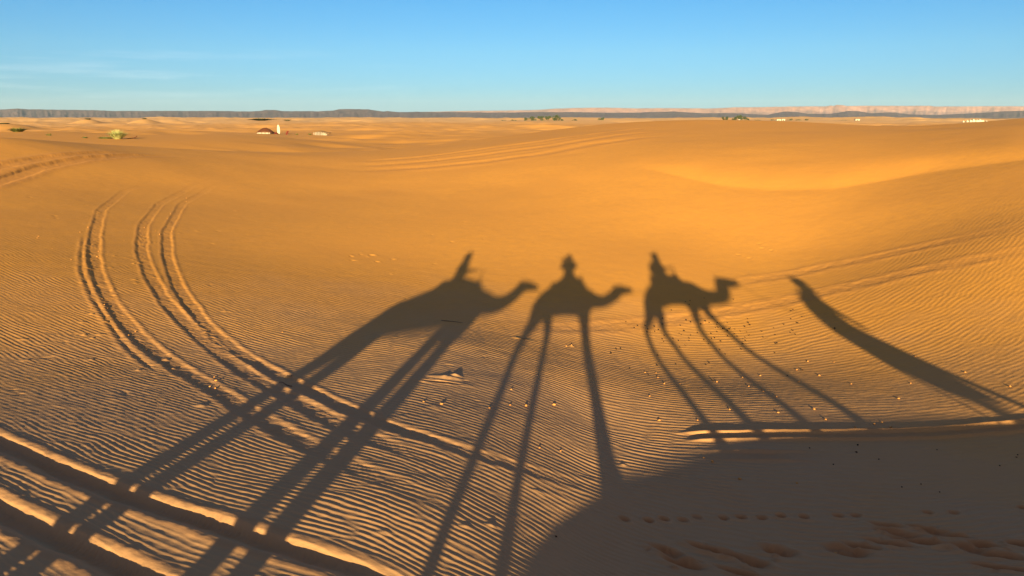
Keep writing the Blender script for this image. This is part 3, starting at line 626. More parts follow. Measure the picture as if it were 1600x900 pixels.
# leaning panel
o = empty('leaning_board', at(447.2, 206.6, 230.5)); tag(o, 'dark red board leaning to the right beyond the banner', 'board')
V_, F_ = box(-.28, .28, -.04, .04, 0, 1.15); V_ = [(x + z*.42, y + z*.2, z) for x, y, z in V_]; link('board_panel', pyme('board_panel', [(V_, F_)], False), M_RED, o)
link('board_prop', pyme('board_prop', [tube([(.6, .7, 0), (.38, .22, .9)], .035)]), M_BARK, o)
# open shelter
o = empty('open_shelter', at(503, 212, 232)); tag(o, 'low open shelter with thatched roof and grey posts', 'shelter')
V = []; Fc = []; nx, ny = 19, 7
for i in range(nx):
    u = i/(nx-1)*2-1
    for j in range(ny):
        v = j/(ny-1)*2-1; z = .95 + .42*(1-abs(u+.1))*(1-.3*v*v) - .1*max(0, u)*2 + .06*math.sin(i*2.3+j) ; V.append((u*2.5 + .1, v*1.3, z))
for i in range(nx-1):
    for j in range(ny-1): a = i*ny+j; Fc.append((a, a+ny, a+ny+1, a+1))
rf = link('shelter_roof', pyme('shelter_roof', [(V, Fc)], False), M_THATCH, o); sol = rf.modifiers.new('s', 'SOLIDIFY'); sol.thickness = .14
for x in (-2.1, -1.65, -1.2, -.75, -.3, .2, .75, 1.3): link('shelter_post', pyme('shelter_post', [box(x-.10, x+.10, -1.2, -1.05, -.05, 1.02 - max(0, x)*.1)], False), M_WALL, o)
link('shelter_back_wall', pyme('shelter_back_wall', [box(-2.2, 1.4, 1.0, 1.1, -.05, .95)], False), M_WALL, o)
# white houses and tents by the far oases
def house(px, py, D, w, h, label, group=None, dom=False):
    h = h * .62
    o = empty('white_house', at(px, py, D)); tag(o, label, 'house', group)
    link('wall', pyme('wall', [box(-w/2, w/2, 0, w*.7, -.3, h)], False), M_LIME, o); link('roof', pyme('roof', [box(-w/2-.1, w/2+.1, -.1, w*.7+.1, h+.003, h+.25)], False), M_LIME, o)
    link('door', pyme('door', [box(-.5, .5, -.05, -.003, 0, min(2, h*.75))], False), M_BARK, o); return o
house(1217, 188.6, 800, 4.5, 1.9, 'white flat house, left of the pair among shrubs', 'white houses'); house(1224, 188.6, 800, 3.4, 2.2, 'white flat house, right of the pair among shrubs', 'white houses')
house(1155, 188.0, 790, 1.6, 1.6, 'tiny white hut at the foot of the second oasis', 'white houses'); house(1287, 187.2, 1000, 3.0, 1.8, 'lone white speck of a house above the orange rim', 'white houses')
house(1340, 188.6, 820, 4.6, 2.1, 'white flat house at the end of the long hedge', 'white houses')
def tent(px, w, h, label):
    o = empty('white_tent', at(px, 190.6, 700)); tag(o, label, 'tent', 'white tents of the far camp')
    V = [(-w/2, -w/2, 0), (w/2, -w/2, 0), (w/2, w/2, 0), (-w/2, w/2, 0), (-w/2, -w/2, h*.6), (w/2, -w/2, h*.6), (w/2, w/2, h*.6), (-w/2, w/2, h*.6), (0, 0, h*1.15)]
    link('tent_wall', pyme('tent_wall', [(V[:8], [(0, 1, 5, 4), (1, 2, 6, 5), (2, 3, 7, 6), (3, 0, 4, 7)])], False), M_WHITE, o)
    link('tent_top', pyme('tent_top', [(V[4:], [(0, 1, 4), (1, 2, 4), (2, 3, 4), (3, 0, 4)])], False), M_WHITE, o)
for px, w, h, lab in [(1505, 1.4, 1.3, 'smallest white tent at the left end of the camp'), (1511, 1.8, 1.6, 'second white tent from the left in the camp'), (1516, 2.2, 1.9, 'third white tent from the left in the camp'), (1520.5, 2.6, 2.4, 'tallest white tent left of the camp centre'), (1526, 2.6, 2.0, 'white tent at the centre of the camp'), (1530.5, 2.8, 2.3, 'large white tent right of the camp centre'), (1535, 2.0, 1.8, 'white tent second from the right end'), (1541, 1.6, 1.3, 'small white tent standing apart at the right end')]: tent(px, w, h, lab)
# ------------------------------------------------------------------ the caravan (it rides on the crest and throws its shadows into the hollow)
KX = SUND[0] / SUND[1]; KZ = -SUND[2] / SUND[1]
def uh(u, H, y): return Vector((u + y * KX, y, H - KZ * y))      # a point of the silhouette the sun sees, set at depth y
def ell(st, y, sides=20):
    """closed loft of upright ellipses: stations (u, top, bottom, half width)"""
    V = []; Fc = []
    for (u, top, bot, hw) in st:
        zc = (top + bot) / 2; hh = (top - bot) / 2
        for k in range(sides):
            a = 2*math.pi*k/sides; V.append(uh(u, zc, y) + Vector((0, math.cos(a)*hw, math.sin(a)*hh)))
    for i in range(len(st)-1):
        for k in range(sides): k2 = (k+1) % sides; Fc.append((i*sides+k, (i+1)*sides+k, (i+1)*sides+k2, i*sides+k2))
    Fc.append(tuple(range(sides))); Fc.append(tuple(range((len(st)-1)*sides, len(st)*sides))[::-1])
    return V, Fc
def ball(c, rx, ry=None, rz=None, n=12):
    ry = ry or rx; rz = rz or rx; c = Vector(c); V = [c + Vector((0, 0, -rz))]; Fc = []; m = n // 2
    for i in range(1, m):
        t = math.pi*i/m
        for k in range(n): a = 2*math.pi*k/n; V.append(c + Vector((rx*math.sin(t)*math.cos(a), ry*math.sin(t)*math.sin(a), -rz*math.cos(t))))
    V.append(c + Vector((0, 0, rz)))
    for k in range(n): Fc.append((0, 1+(k+1) % n, 1+k)); e = len(V)-1; b = 1+(m-2)*n; Fc.append((e, b+k, b+(k+1) % n))
    for i in range(m-2):
        for k in range(n): a = 1+i*n; Fc.append((a+k, a+(k+1) % n, a+n+(k+1) % n, a+n+k))
    return V, Fc
def limb(pts, sub=5, sides=14):
    """smooth tapering limb through (Vector, radius), round ends"""
    P = [Vector(p[0]) for p in pts]; Rr = [p[1] for p in pts]; Q = []; q = []
    for i in range(len(P)-1):
        p0 = P[max(i-1, 0)]; p1 = P[i]; p2 = P[i+1]; p3 = P[min(i+2, len(P)-1)]
        for k in range(sub):
            t = k/sub; Q.append(.5*((2*p1) + (p2-p0)*t + (2*p0-5*p1+4*p2-p3)*t*t + (3*p1-p0-3*p2+p3)*t**3)); q.append(Rr[i]*(1-t)+Rr[i+1]*t)
    Q.append(P[-1]); q.append(Rr[-1])
    a, b = tube(Q, q, sides); n = len(a)
    v1, f1 = ball(Q[0], q[0]); v2, f2 = ball(Q[-1], q[-1])
    return a + v1 + v2, b + [tuple(i+n for i in f) for f in f1] + [tuple(i+n+len(v1) for i in f) for f in f2]
def vox(name, parts, size, mt, parent, smooth=4):
    """fuse closed shells into one continuous skin"""
    me = pyme(name, parts); o = bpy.data.objects.new(name, me); C.objects.link(o)
    m = o.modifiers.new('r', 'REMESH'); m.mode = 'VOXEL'; m.voxel_size = size; m.use_smooth_shade = True
    s = o.modifiers.new('s', 'SMOOTH'); s.factor = .5; s.iterations = smooth
    dg = bpy.context.evaluated_depsgraph_get(); nm = bpy.data.meshes.new_from_object(o.evaluated_get(dg)); nm.name = name
    bpy.data.objects.remove(o); bpy.data.meshes.remove(me)
    nm.materials.clear(); n = link(name, nm, mt)
    if parent is not None:
        off = parent.matrix_basis.to_translation(); nm.transform(Matrix.Translation(-off)); n.parent = parent
    return n
def part(name, parts, mt, parent, smooth=True):
    o = link(name, pyme(name, parts, smooth), mt)
    if parent is not None: o.data.transform(Matrix.Translation(-parent.location)); o.parent = parent
    return o
M_FUR = mat("camel_fur", (.27, .16, .085), (.20, .115, .06), 7, .95, .5, 60); M_FUR2 = mat("camel_fur_pale", (.36, .25, .15), (.28, .19, .11), 7, .95, .5, 60)
M_EYE = mat("eye", (.02, .012, .008), None, 5, .2, spec=.5); M_SKIN = mat("skin", (.52, .31, .21), (.46, .26, .17), 5, .55); M_SKIN2 = mat("skin_brown", (.30, .17, .10), (.25, .14, .08), 5, .55)
M_BLANK = [mat("striped_blanket", (.38, .05, .04), (.30, .20, .07), 3, .95, .4), mat("blue_blanket", (.06, .12, .28), (.30, .05, .05), 3, .95, .4), mat("ochre_blanket", (.45, .28, .08), (.16, .05, .04), 3, .95, .4)]
M_STEEL = mat("painted_bar", (.20, .20, .20), None, 5, .4, spec=.5); M_ROPE = mat("rope", (.35, .27, .15), (.25, .18, .1), 60, .95)
M_HAIR = mat("hair", (.05, .03, .02), None, 20, .7)
def foot_z(u, y): return ground(u + y*KX, y)
def camel(label, y0, body, neck, head, legs, mt, blanket, bst, bar, tail, thick=1.25, group='camels walking in a line along the crest'):
    uc = sum(b[0] for b in body) / len(body); X = uc + y0*KX
    root = empty('camel', (X, y0, ground(X, y0))); tag(root, label, 'camel', group)
    P = [ell([(u, t, b, w) for (u, t, b, w) in body], y0)]
    P.append(limb([(uh(u, H, y0), r) for (u, H, r) in neck]))
    P.append(limb([(uh(u, H, y0), r) for (u, H, r) in head]))
    e = head[0]
    for s in (-1, 1):
        c = uh(e[0] - .03, e[1] + e[2]*.75, y0 + s*.075); P.append(limb([(c, .028), (c + Vector((-.045, s*.035, .055)), .018), (c + Vector((-.07, s*.045, .085)), .008)], 3, 8))
        b_ = uh(head[1][0]-.06, head[1][1]+head[1][2]*.55, y0 + s*head[1][2]*.75); P.append(ball(b_, .04, .025, .028))
    n = head[-1]; P.append(ball(uh(n[0]-.03, n[1]-.035, y0), .06, .045, .035)); P.append(ball(uh(n[0], n[1]+.012, y0), .045, .05, .035))
    for lg, dy in legs:
        pts = []
        for i, (u, H, r) in enumerate(lg):
            y = y0 + dy * (1 if i else .7); pts.append((uh(u, H, y), r * (thick if i > 1 else 1 + (thick - 1) * .4)))
        u, H, r = lg[-1]; r *= thick; y = y0 + dy; X_ = u + y*KX; gz = ground(X_, y); pts[-1] = (Vector((X_, y, gz + .10)), r)
        P.append(limb(pts)); P.append(ball((X_ + .03, y, gz + .045), .115, .085, .05))
    P.append(limb([(uh(u, H, y0), r) for (u, H, r) in tail], 4, 8))
    vox('body', P, .022, mt, root)
    for s in (-1, 1): part('eye', [ball(uh(head[1][0]-.07, head[1][1]+head[1][2]*.5, y0 + s*(head[1][2]*.82+.008)), .018, .012, .016, 8)], M_EYE, root)
    # thick pads round the hump with a blanket over them
    bo = ell([(u, t, b, w) for (u, t, b, w) in bst], y0, 24); vox('saddle_blanket', [bo], .025, blanket, root, 2)
    (u0, t0, _, w0), (u1, t1, _, w1) = bst[0], bst[-1]
    for (u, t, w) in ((bst[1][0], bst[1][1], .30), (bst[-2][0], bst[-2][1], .28)):
        part('saddle_roll', [limb([(uh(u, t-.42, y0-w), .05), (uh(u, t-.12, y0-w*.85), .075), (uh(u, t-.02, y0), .075), (uh(u, t-.12, y0+w*.85), .075), (uh(u, t-.42, y0+w), .05)])], blanket, root)
    part('saddle_bar', [tube([uh(u, H, y0 + d) for (u, H, d) in bar], .016, 10)], M_STEEL, root)
    part('girth_strap', [tube([uh(bst[-2][0], 1.55 + .42*math.cos(a), y0 + .40*math.sin(a)) for a in np.linspace(math.pi*.35, math.pi*1.65, 20)], .018, 8)], M_ROPE, root)
    h0, h1, h2 = head[1], head[2], head[-1]
    hal = []
    for (q, m_) in ((h1, 1.12), (h2, 1.45)):
        hal.append(tube([uh(q[0]-.06, q[1] + q[2]*m_*math.cos(a), y0 + q[2]*m_*math.sin(a)) for a in np.linspace(0, 2*math.pi, 17)], .009, 6, False))
    part('halter', hal, mat("halter", (.35, .04, .03), None, 20, .9), root)
    return root
c1 = camel('last camel of the line, its head raised, carrying the rider in blue', -.30,
    [(-4.14, 1.52, 1.38, .10), (-4.06, 1.62, 1.25, .2), (-3.85, 1.80, 1.20, .29), (-3.5, 1.98, 1.24, .33), (-3.2, 2.08, 1.26, .36), (-2.9, 2.1, 1.27, .36), (-2.55, 2.04, 1.28, .35), (-2.25, 1.98, 1.33, .30), (-2.0, 1.86, 1.42, .2), (-1.9, 1.74, 1.5, .1)],
    [(-2.1, 1.66, .24), (-1.85, 1.60, .20), (-1.62, 1.62, .17), (-1.42, 1.72, .15), (-1.28, 1.85, .145), (-1.18, 1.96, .145)],
    [(-1.17, 1.99, .15), (-1.02, 2.0, .13), (-.88, 1.98, .10), (-.77, 1.96, .07)],
    [([(-3.88, 1.5, .19), (-3.98, 1.2, .13), (-4.08, .95, .06), (-4.02, .62, .052), (-4.0, .3, .046), (-3.98, 0, .06)], -.17), ([(-3.76, 1.5, .18), (-3.72, 1.15, .12), (-3.72, .92, .06), (-3.77, .6, .052), (-3.76, .3, .046), (-3.73, 0, .06)], .17),
     ([(-2.42, 1.5, .15), (-2.50, 1.1, .08), (-2.56, .75, .062), (-2.60, .4, .046), (-2.60, 0, .06)], -.15), ([(-2.18, 1.5, .15), (-2.22, 1.1, .08), (-2.26, .75, .062), (-2.28, .4, .046), (-2.29, 0, .06)], .15)],
    M_FUR, M_BLANK[0], [(-3.5, 2.0, 1.5, .28), (-3.36, 2.13, 1.45, .40), (-3.05, 2.25, 1.42, .43), (-2.75, 2.22, 1.42, .43), (-2.42, 2.12, 1.45, .40), (-2.25, 2.02, 1.5, .28)],
    [(-2.45, 2.1, -.2), (-2.42, 2.42, -.2), (-2.42, 2.46, -.15), (-2.42, 2.46, .15), (-2.42, 2.42, .2), (-2.45, 2.1, .2)], [(-4.12, 1.48, .045), (-4.17, 1.2, .03), (-4.14, .95, .035), (-4.12, .85, .02)], 2.1)
c2 = camel('middle camel of the line carrying the photographer, head held low and forward', -.44,
    [(-.76, 1.62, 1.48, .10), (-.68, 1.74, 1.36, .2), (-.5, 1.9, 1.30, .29), (-.25, 2.0, 1.31, .33), (.05, 2.05, 1.32, .35), (.35, 2.02, 1.30, .34), (.6, 1.98, 1.32, .31), (.78, 1.88, 1.42, .22), (.9, 1.76, 1.52, .1)],
    [(.68, 1.68, .24), (.88, 1.62, .18), (1.08, 1.6, .15), (1.26, 1.65, .14), (1.42, 1.73, .15), (1.54, 1.82, .155)],
    [(1.55, 1.84, .155), (1.70, 1.87, .13), (1.84, 1.86, .095), (1.96, 1.87, .065)],
    [([(-.55, 1.5, .19), (-.72, 1.22, .12), (-.88, 1.0, .058), (-.93, .7, .052), (-1.0, .35, .046), (-1.03, 0, .06)], -.17), ([(-.46, 1.48, .18), (-.36, 1.2, .10), (-.36, .98, .058), (-.42, .65, .052), (-.46, .35, .046), (-.46, 0, .06)], .17),
     ([(.48, 1.5, .15), (.50, 1.1, .075), (.50, .75, .062), (.53, .4, .046), (.55, 0, .06)], -.15), ([(.58, 1.5, .15), (.57, 1.1, .075), (.57, .75, .062), (.62, .4, .046), (.66, 0, .06)], .15)],
    M_FUR, M_BLANK[1], [(-.42, 1.94, 1.5, .28), (-.30, 2.04, 1.45, .40), (-.02, 2.22, 1.42, .42), (.25, 2.24, 1.42, .42), (.5, 2.18, 1.45, .40), (.66, 2.03, 1.5, .28)],
    [(.54, 2.1, -.2), (.56, 2.28, -.2), (.57, 2.31, -.15), (.57, 2.31, .15), (.56, 2.28, .2), (.54, 2.1, .2)], [(-.76, 1.58, .045), (-.81, 1.3, .03), (-.80, 1.05, .035), (-.78, .95, .02)])
c3 = camel('front camel of the line with its neck bent up sharply and legs in full stride', -.22,
    [(2.28, 1.66, 1.42, .10), (2.33, 1.76, 1.3, .2), (2.48, 1.95, 1.24, .29), (2.7, 2.08, 1.40, .33), (3.0, 2.14, 1.48, .36), (3.3, 2.14, 1.48, .36), (3.6, 2.12, 1.40, .34), (3.85, 2.08, 1.36, .30), (4.05, 1.95, 1.42, .2), (4.15, 1.84, 1.5, .1)],
    [(3.9, 1.74, .26), (4.15, 1.68, .20), (4.38, 1.67, .18), (4.56, 1.71, .185), (4.68, 1.84, .19), (4.74, 1.98, .185)],
    [(4.78, 2.04, .18), (4.98, 2.05, .15), (5.14, 2.04, .115), (5.26, 2.07, .075)],
    [([(2.42, 1.5, .19), (2.28, 1.22, .12), (2.10, .98, .058), (2.10, .72, .052), (2.14, .5, .046), (2.33, 0, .06)], -.17), ([(2.56, 1.48, .17), (2.58, 1.2, .11), (2.55, .95, .058), (2.68, .68, .052), (2.76, .48, .046), (2.98, 0, .06)], .17),
     ([(3.62, 1.5, .15), (3.56, 1.2, .075), (3.50, .97, .058), (3.60, .68, .052), (3.67, .48, .046), (3.88, 0, .06)], -.15), ([(3.86, 1.5, .14), (3.98, 1.18, .07), (4.18, .9, .055), (4.30, .68, .050), (4.46, .5, .046), (4.78, 0, .06)], .15)],
    M_FUR2, M_BLANK[2], [(2.62, 2.12, 1.6, .30), (2.70, 2.24, 1.58, .41), (2.95, 2.27, 1.56, .43), (3.2, 2.27, 1.54, .43), (3.45, 2.30, 1.5, .40), (3.58, 2.2, 1.5, .30)],
    [(3.5, 2.2, -.2), (3.52, 2.52, -.2), (3.48, 2.57, -.15), (3.48, 2.57, .15), (3.52, 2.52, .2), (3.5, 2.2, .2)], [(2.28, 1.6, .045), (2.22, 1.35, .03), (2.22, 1.1, .035), (2.24, .98, .02)])
def rope(a, b, sag, label):
    a, b = Vector(a), Vector(b); pts = [a.lerp(b, t) + Vector((0, 0, -sag*4*t*(1-t))) for t in np.linspace(0, 1, 14)]
    o = link('lead_rope', pyme('lead_rope', [tube(pts, .009, 6)]), M_ROPE); tag(o, label, 'rope')
rope(uh(-.78, 1.93, -.3), uh(-.42, 1.95, -.62), .12, 'lead rope tied from the last camel to the saddle of the middle camel')
rope(uh(1.95, 1.82, -.44), uh(2.66, 2.0, -.3), .12, 'lead rope tied from the middle camel to the saddle of the front camel')

# --- people
def hand(wrist, d, palm_n, curl=.9, left=1, sc=1.0):
    """palm, four unequal bent fingers and a thumb; d = way the hand points, palm_n = way the palm faces"""
    d = Vector(d).normalized(); n = Vector(palm_n); n = (n - d*n.dot(d)).normalized(); s = d.cross(n) * left
    w = Vector(wrist); P = []
    k = w + d*.085*sc
    for t in (-.028, -.01, .01, .028): P.append(limb([(w + d*.01 + s*t*.5*sc, .015*sc), (k + s*t*sc, .0135*sc)], 3, 8))
    for t, L in ((-.031, .062), (-.0105, .078), (.0105, .084), (.031, .074)):
        p = k + s*t*sc; dd = d.copy(); pts = [(p, .0105*sc)]
        for j, f in enumerate((.45, .32, .23)):
            ang = curl * (.55 + .3*j); dd = (dd*math.cos(ang) + n*math.sin(ang)).normalized() if curl else dd
            p = p + dd*L*f*sc; pts.append((p, (.0098 - .0012*j)*sc))
        P.append(limb(pts, 3, 8))
    tb = w + d*.03*sc + s*.026*sc; t1 = tb + (s*.75 + d*.6 + n*.3).normalized()*.035*sc; t2 = t1 + (d*.8 + n*.6*max(curl, .3) + s*.1).normalized()*.028*sc
    P.append(limb([(tb, .0145*sc), (t1, .0115*sc), (t2, .0095*sc)], 3, 8)); return P
def head_shape(c, f, up=Vector((0, 0, 1)), sc=1.0):
    """skull, jaw, nose, brows, ears; c is the middle of the head, f the way it faces"""
    f = Vector(f).normalized(); s = up.cross(f).normalized(); P = []
    M3 = Matrix((f, s, up)).transposed()
    def b(off, r): 
        v, fc = ball((0, 0, 0), *[x*sc for x in r]); return [c + M3 @ (q + Vector(off)*sc) for q in v], fc
    P += [b((-.008, 0, .025), (.098, .076, .092)), b((.035, 0, -.05), (.055, .052, .062)), b((.06, 0, -.088), (.026, .026, .018))]
    P += [b((.100, 0, -.012), (.016, .012, .026)), b((.112, 0, -.028), (.013, .016, .011)), b((.086, 0, .028), (.018, .05, .011))]
    P += [b((.088, 0, -.058), (.012, .024, .006)), b((.087, 0, -.070), (.012, .020, .007))]
    for q in (-1, 1): P += [b((-.008, q*.077, -.01), (.020, .009, .032)), b((.072, q*.044, -.03), (.02, .018, .02))]
    return P, b
def person(label, y0, pelvis, chest, neck_, head_c, face, arms, legs, coat, trousers, hat=None, hair_col=None, skin=None, robe=None, group=None, hands=None):
    p0 = uh(*pelvis, y0); root = empty('person', (p0.x, y0, ground(p0.x, y0))); tag(root, label, 'person', group)
    f = Vector(face).normalized(); up = Vector((0, 0, 1)); s = up.cross(f).normalized(); skin = skin or M_SKIN
    ch = uh(*chest, y0); nk = uh(*neck_, y0); hc = uh(*head_c, y0)
    P, bb = head_shape(hc, f); P.append(limb([(nk, .062), (hc + Vector((0, 0, -.06)), .052)], 4))
    P.append(limb([(p0, .145), (p0.lerp(ch, .5), .12), (ch, .135), (nk - Vector((0, 0, .05)), .08)]))
    K = []; T_ = []; K.append(limb([(p0, .165), (p0.lerp(ch, .5), .15), (ch, .185), (nk - Vector((0, 0, .04)), .105)]))
    sh = ch.lerp(nk, .72)
    for q, (elb, wr, hd, pn, cu) in zip((-1, 1), arms):
        S = sh + s*q*.155; E = Vector(elb); Wt = Vector(wr)
        P.append(limb([(S, .055), (S.lerp(E, .5), .046), (E, .038), (E.lerp(Wt, .35), .040), (Wt, .025)])); P += hand(Wt, hd, pn, cu, q)
        K.append(limb([(sh + s*q*.05, .10), (S, .078), (S.lerp(E, .5), .064), (E, .056), (E.lerp(Wt, .45), .052), (E.lerp(Wt, .88), .044)]))
    for q, (kn, an, td) in zip((-1, 1), legs):
        Hh = p0 + s*q*.09 - Vector((0, 0, .02)); Kn = Vector(kn); An = Vector(an); td = Vector(td).normalized()
        P.append(limb([(Hh, .085), (Hh.lerp(Kn, .5), .072), (Kn, .053), (Kn.lerp(An, .35), .055), (An, .036)]))
        P.append(limb([(An - Vector((0, 0, .03)) - td*.03, .036), (An - Vector((0, 0, .045)) + td*.08, .036), (An - Vector((0, 0, .055)) + td*.17, .026)]))
        T_.append(limb([(Hh, .11), (Hh.lerp(Kn, .5), .09), (Kn, .07), (Kn.lerp(An, .5), .066), (Kn.lerp(An, .92), .058)]))
        part('shoe', [limb([(An - Vector((0, 0, .035)) - td*.045, .044), (An - Vector((0, 0, .05)) + td*.08, .043), (An - Vector((0, 0, .06)) + td*.185, .033)])], M_HAIR, root)
    vox('body', P, .0085, skin, root, 2); T_.append(ball(p0, .16, .16, .13)); vox('trousers', T_, .016, trousers, root, 3)
    if robe:
        V = []; n = 26
        for (u, H, rx, ry, ph) in robe:
            c = uh(u, H, y0)
            for k in range(n): a = 2*math.pi*k/n; w = 1 + ph*math.sin(a*7 + H*3); V.append(c + f*math.cos(a)*rx*w + s*math.sin(a)*ry*w)
        Fc = [(i*n+k, i*n+(k+1) % n, (i+1)*n+(k+1) % n, (i+1)*n+k) for i in range(len(robe)-1) for k in range(n)]
        Fc += [tuple(range(n))[::-1], tuple(range((len(robe)-1)*n, len(robe)*n))]; K.append((V, Fc)); vox('robe', K, .018, coat, root, 3)
    else: vox('jacket', K, .014, coat, root, 3)
    for q in (-1, 1):
        v, fc = bb((.083, q*.031, .006), (.012, .013, .011)); part('eye', [(v, fc)], M_EYE, root)
    if hat: vox('headscarf', [x for x in hat(hc, f, s, bb)], .011, hands or M_WHITE, root, 2)
    else: vox('hair', [bb((-.02, 0, .045), (.098, .084, .086)), bb((-.055, 0, -.02), (.05, .075, .08))], .011, M_HAIR, root, 2)
    return root
M_DENIM = mat("denim", (.05, .07, .13), (.035, .05, .10), 30, .9); M_KHAKI = mat("khaki", (.32, .25, .15), (.27, .2, .12), 30, .9)
M_COAT1 = mat("blue_cotton", (.04, .10, .35), (.03, .07, .26), 10, .9); M_COAT2 = mat("olive_jacket", (.12, .13, .06), (.09, .10, .045), 10, .9); M_COAT3 = mat("plum_wrap", (.22, .05, .09), (.15, .03, .06), 10, .9); M_ROBE = mat("indigo_robe", (.03, .07, .24), (.02, .05, .17), 6, .9)
M_SC1 = mat("orange_scarf", (.75, .25, .04), (.6, .18, .03), 12, .9); M_SC2 = mat("blue_scarf", (.05, .15, .45), (.04, .1, .33), 12, .9)
def wrap(tip):
    def g(hc, f, s, bb):
        P = [bb((-.02, 0, .05), (.135, .115, .095)), bb((-.05, 0, -.05), (.085, .10, .11)), bb((0, .0, -.13), (.13, .13, .055))]
        if tip: P.append(limb([(hc + Vector((0, 0, .09)), .075), (hc + Vector((tip[0]*.5, 0, tip[1]*.6)), .05), (hc + Vector((tip[0], 0, tip[1])), .02)]))
        return P
    return g
X_ = Vector((1, 0, 0)); D_ = Vector((.15, 0, -1))
def rl(u, y0, s, dz=0):   # a rider's leg hanging down one flank
    k = uh(u + .34, 2.02 + dz, y0 + s*.37); a = uh(u + .27, 1.58 + dz, y0 + s*.47); return (k, a, (1, s*.1, -.15))
y = -.30; person('rider on the last camel in a blue shirt and orange wrap, one hand raised overhead', y, (-3.05, 2.28), (-3.08, 2.55), (-3.09, 2.70), (-3.08, 2.83), (1, 0, 0),
    [(uh(-2.92, 2.40, y-.32), uh(-2.68, 2.44, y-.22), (1, .2, .05), (0, 0, -1), 1.0), (uh(-2.95, 2.40, y+.32), uh(-2.68, 2.44, y+.22), (1, -.2, .05), (0, 0, -1), 1.0)],
    [rl(-3.1, y, -1, .05), rl(-3.1, y, 1, .05)], M_COAT1, M_KHAKI, wrap((-.02, .24)), hands=M_SC1)
bpy.data.objects[[o.name for o in bpy.data.objects if o.name.startswith('person')][-1]]['label'] = 'rider on the last camel in a blue shirt and tall pointed orange head wrap'
y = -.44; person('photographer on the middle camel, holding a phone up to the eye with both hands', y, (.16, 2.26), (.17, 2.52), (.17, 2.68), (.18, 2.80), (-.1, 1, 0),
    [(uh(.36, 2.52, y+.16), uh(.10, 2.67, y+.36), (-.55, .45, .65), (-.8, .1, 0), .75), (uh(-.06, 2.50, y+.18), uh(-.02, 2.64, y+.37), (-.1, .25, .9), (.9, .1, 0), .75)],
    [(uh(.50, 2.0, y+.36), uh(.44, 1.58, y+.46), (1, .1, -.15)), (uh(.5, 2.0, y-.36), uh(.44, 1.58, y-.46), (1, -.1, -.15))], M_COAT2, M_DENIM, wrap(None), hands=M_SC2)
y = -.22; person('rider on the front camel in a plum shawl with pointed white head wrap', y, (2.98, 2.36), (3.0, 2.58), (3.03, 2.72), (3.06, 2.84), (1, 0, 0),
    [(uh(3.1, 2.42, y-.32), uh(3.36, 2.50, y-.20), (1, .2, .05), (0, 0, -1), 1.0), (uh(3.1, 2.42, y+.32), uh(3.36, 2.50, y+.20), (1, -.2, .05), (0, 0, -1), 1.0)],
    [rl(2.95, y, -1, .08), rl(2.95, y, 1, .08)], M_COAT3, M_KHAKI, wrap((.10, .21)), robe=[(2.98, 2.26, .22, .25, .05), (2.96, 2.42, .25, .27, .04), (2.96, 2.56, .24, .25, .03), (3.01, 2.70, .15, .16, 0), (3.03, 2.76, .09, .1, 0)], hands=M_WHITE)
# the guide on foot at the head of the line
y = .05; gz = lambda u, yy: ground(u + yy*KX, yy)
person('guide walking ahead of the camels in a long indigo robe and white turban', y, (6.76, 1.26), (6.78, 1.60), (6.92, 1.86), (7.03, 2.03), (.9, .3, 0),
    [(uh(7.04, 1.42, y-.26), uh(7.16, 1.20, y-.2), (.5, 0, -.7), (0, 1, 0), .9), (uh(6.62, 1.38, y+.24), uh(6.56, 1.12, y+.2), (-.1, 0, -1), (.5, -1, 0), .5)],
    [(uh(7.25, .80, y-.10), Vector((7.62, y-.13, gz(7.62, y-.13) + .10)), (1, 0, 0)), (uh(6.98, .80, y+.10), Vector((7.12, y+.12, gz(7.12, y+.12) + .10)), (1, .1, 0))],
    M_ROBE, M_KHAKI, lambda hc, f, s, bb: [bb((-.01, 0, .05), (.19, .17, .11)), bb((-.03, 0, .12), (.15, .15, .09)), bb((-.06, 0, -.06), (.12, .13, .13)), bb((-.02, 0, -.15), (.17, .17, .08))], skin=M_SKIN2, hands=M_WHITE,
    robe=[(7.16, .34, .24, .22, .06), (7.10, .48, .30, .25, .06), (7.02, .65, .33, .27, .05), (6.88, .9, .31, .27, .05), (6.76, 1.15, .27, .25, .03), (6.74, 1.45, .25, .25, .02), (6.80, 1.68, .24, .25, .02), (6.88, 1.82, .20, .21, .02), (6.95, 1.92, .12, .12, 0)])
rope(uh(5.26, 2.02, -.22), uh(7.22, 1.10, -.15), .25, 'long lead rope from the front camel to the hand of the guide')
o = link('walking_stick', pyme('walking_stick', [tube([Vector((6.86, .26, gz(6.86, .26))), uh(6.52, 1.35, .25)], [.022, .026], 8)]), M_BARK); tag(o, 'thin wooden walking stick in the hand of the guide', 'stick')
# the phone in the photographer's hands, just behind the point of view
o = empty('mobile_phone', (.005, -.022, 2.785)); tag(o, 'black mobile phone held up by the photographer', 'phone')
link('phone_body', pyme('phone_body', [box(-.075, .075, -.004, .004, -.038, .038)], False), mat("phone_black", (.02, .02, .022), None, 5, .3, spec=.5), o)
link('screen', pyme('screen', [box(-.072, .072, -.0052, -.0042, -.035, .035)], False), mat("phone_glass", (.01, .01, .012), None, 5, .1, spec=.5), o)
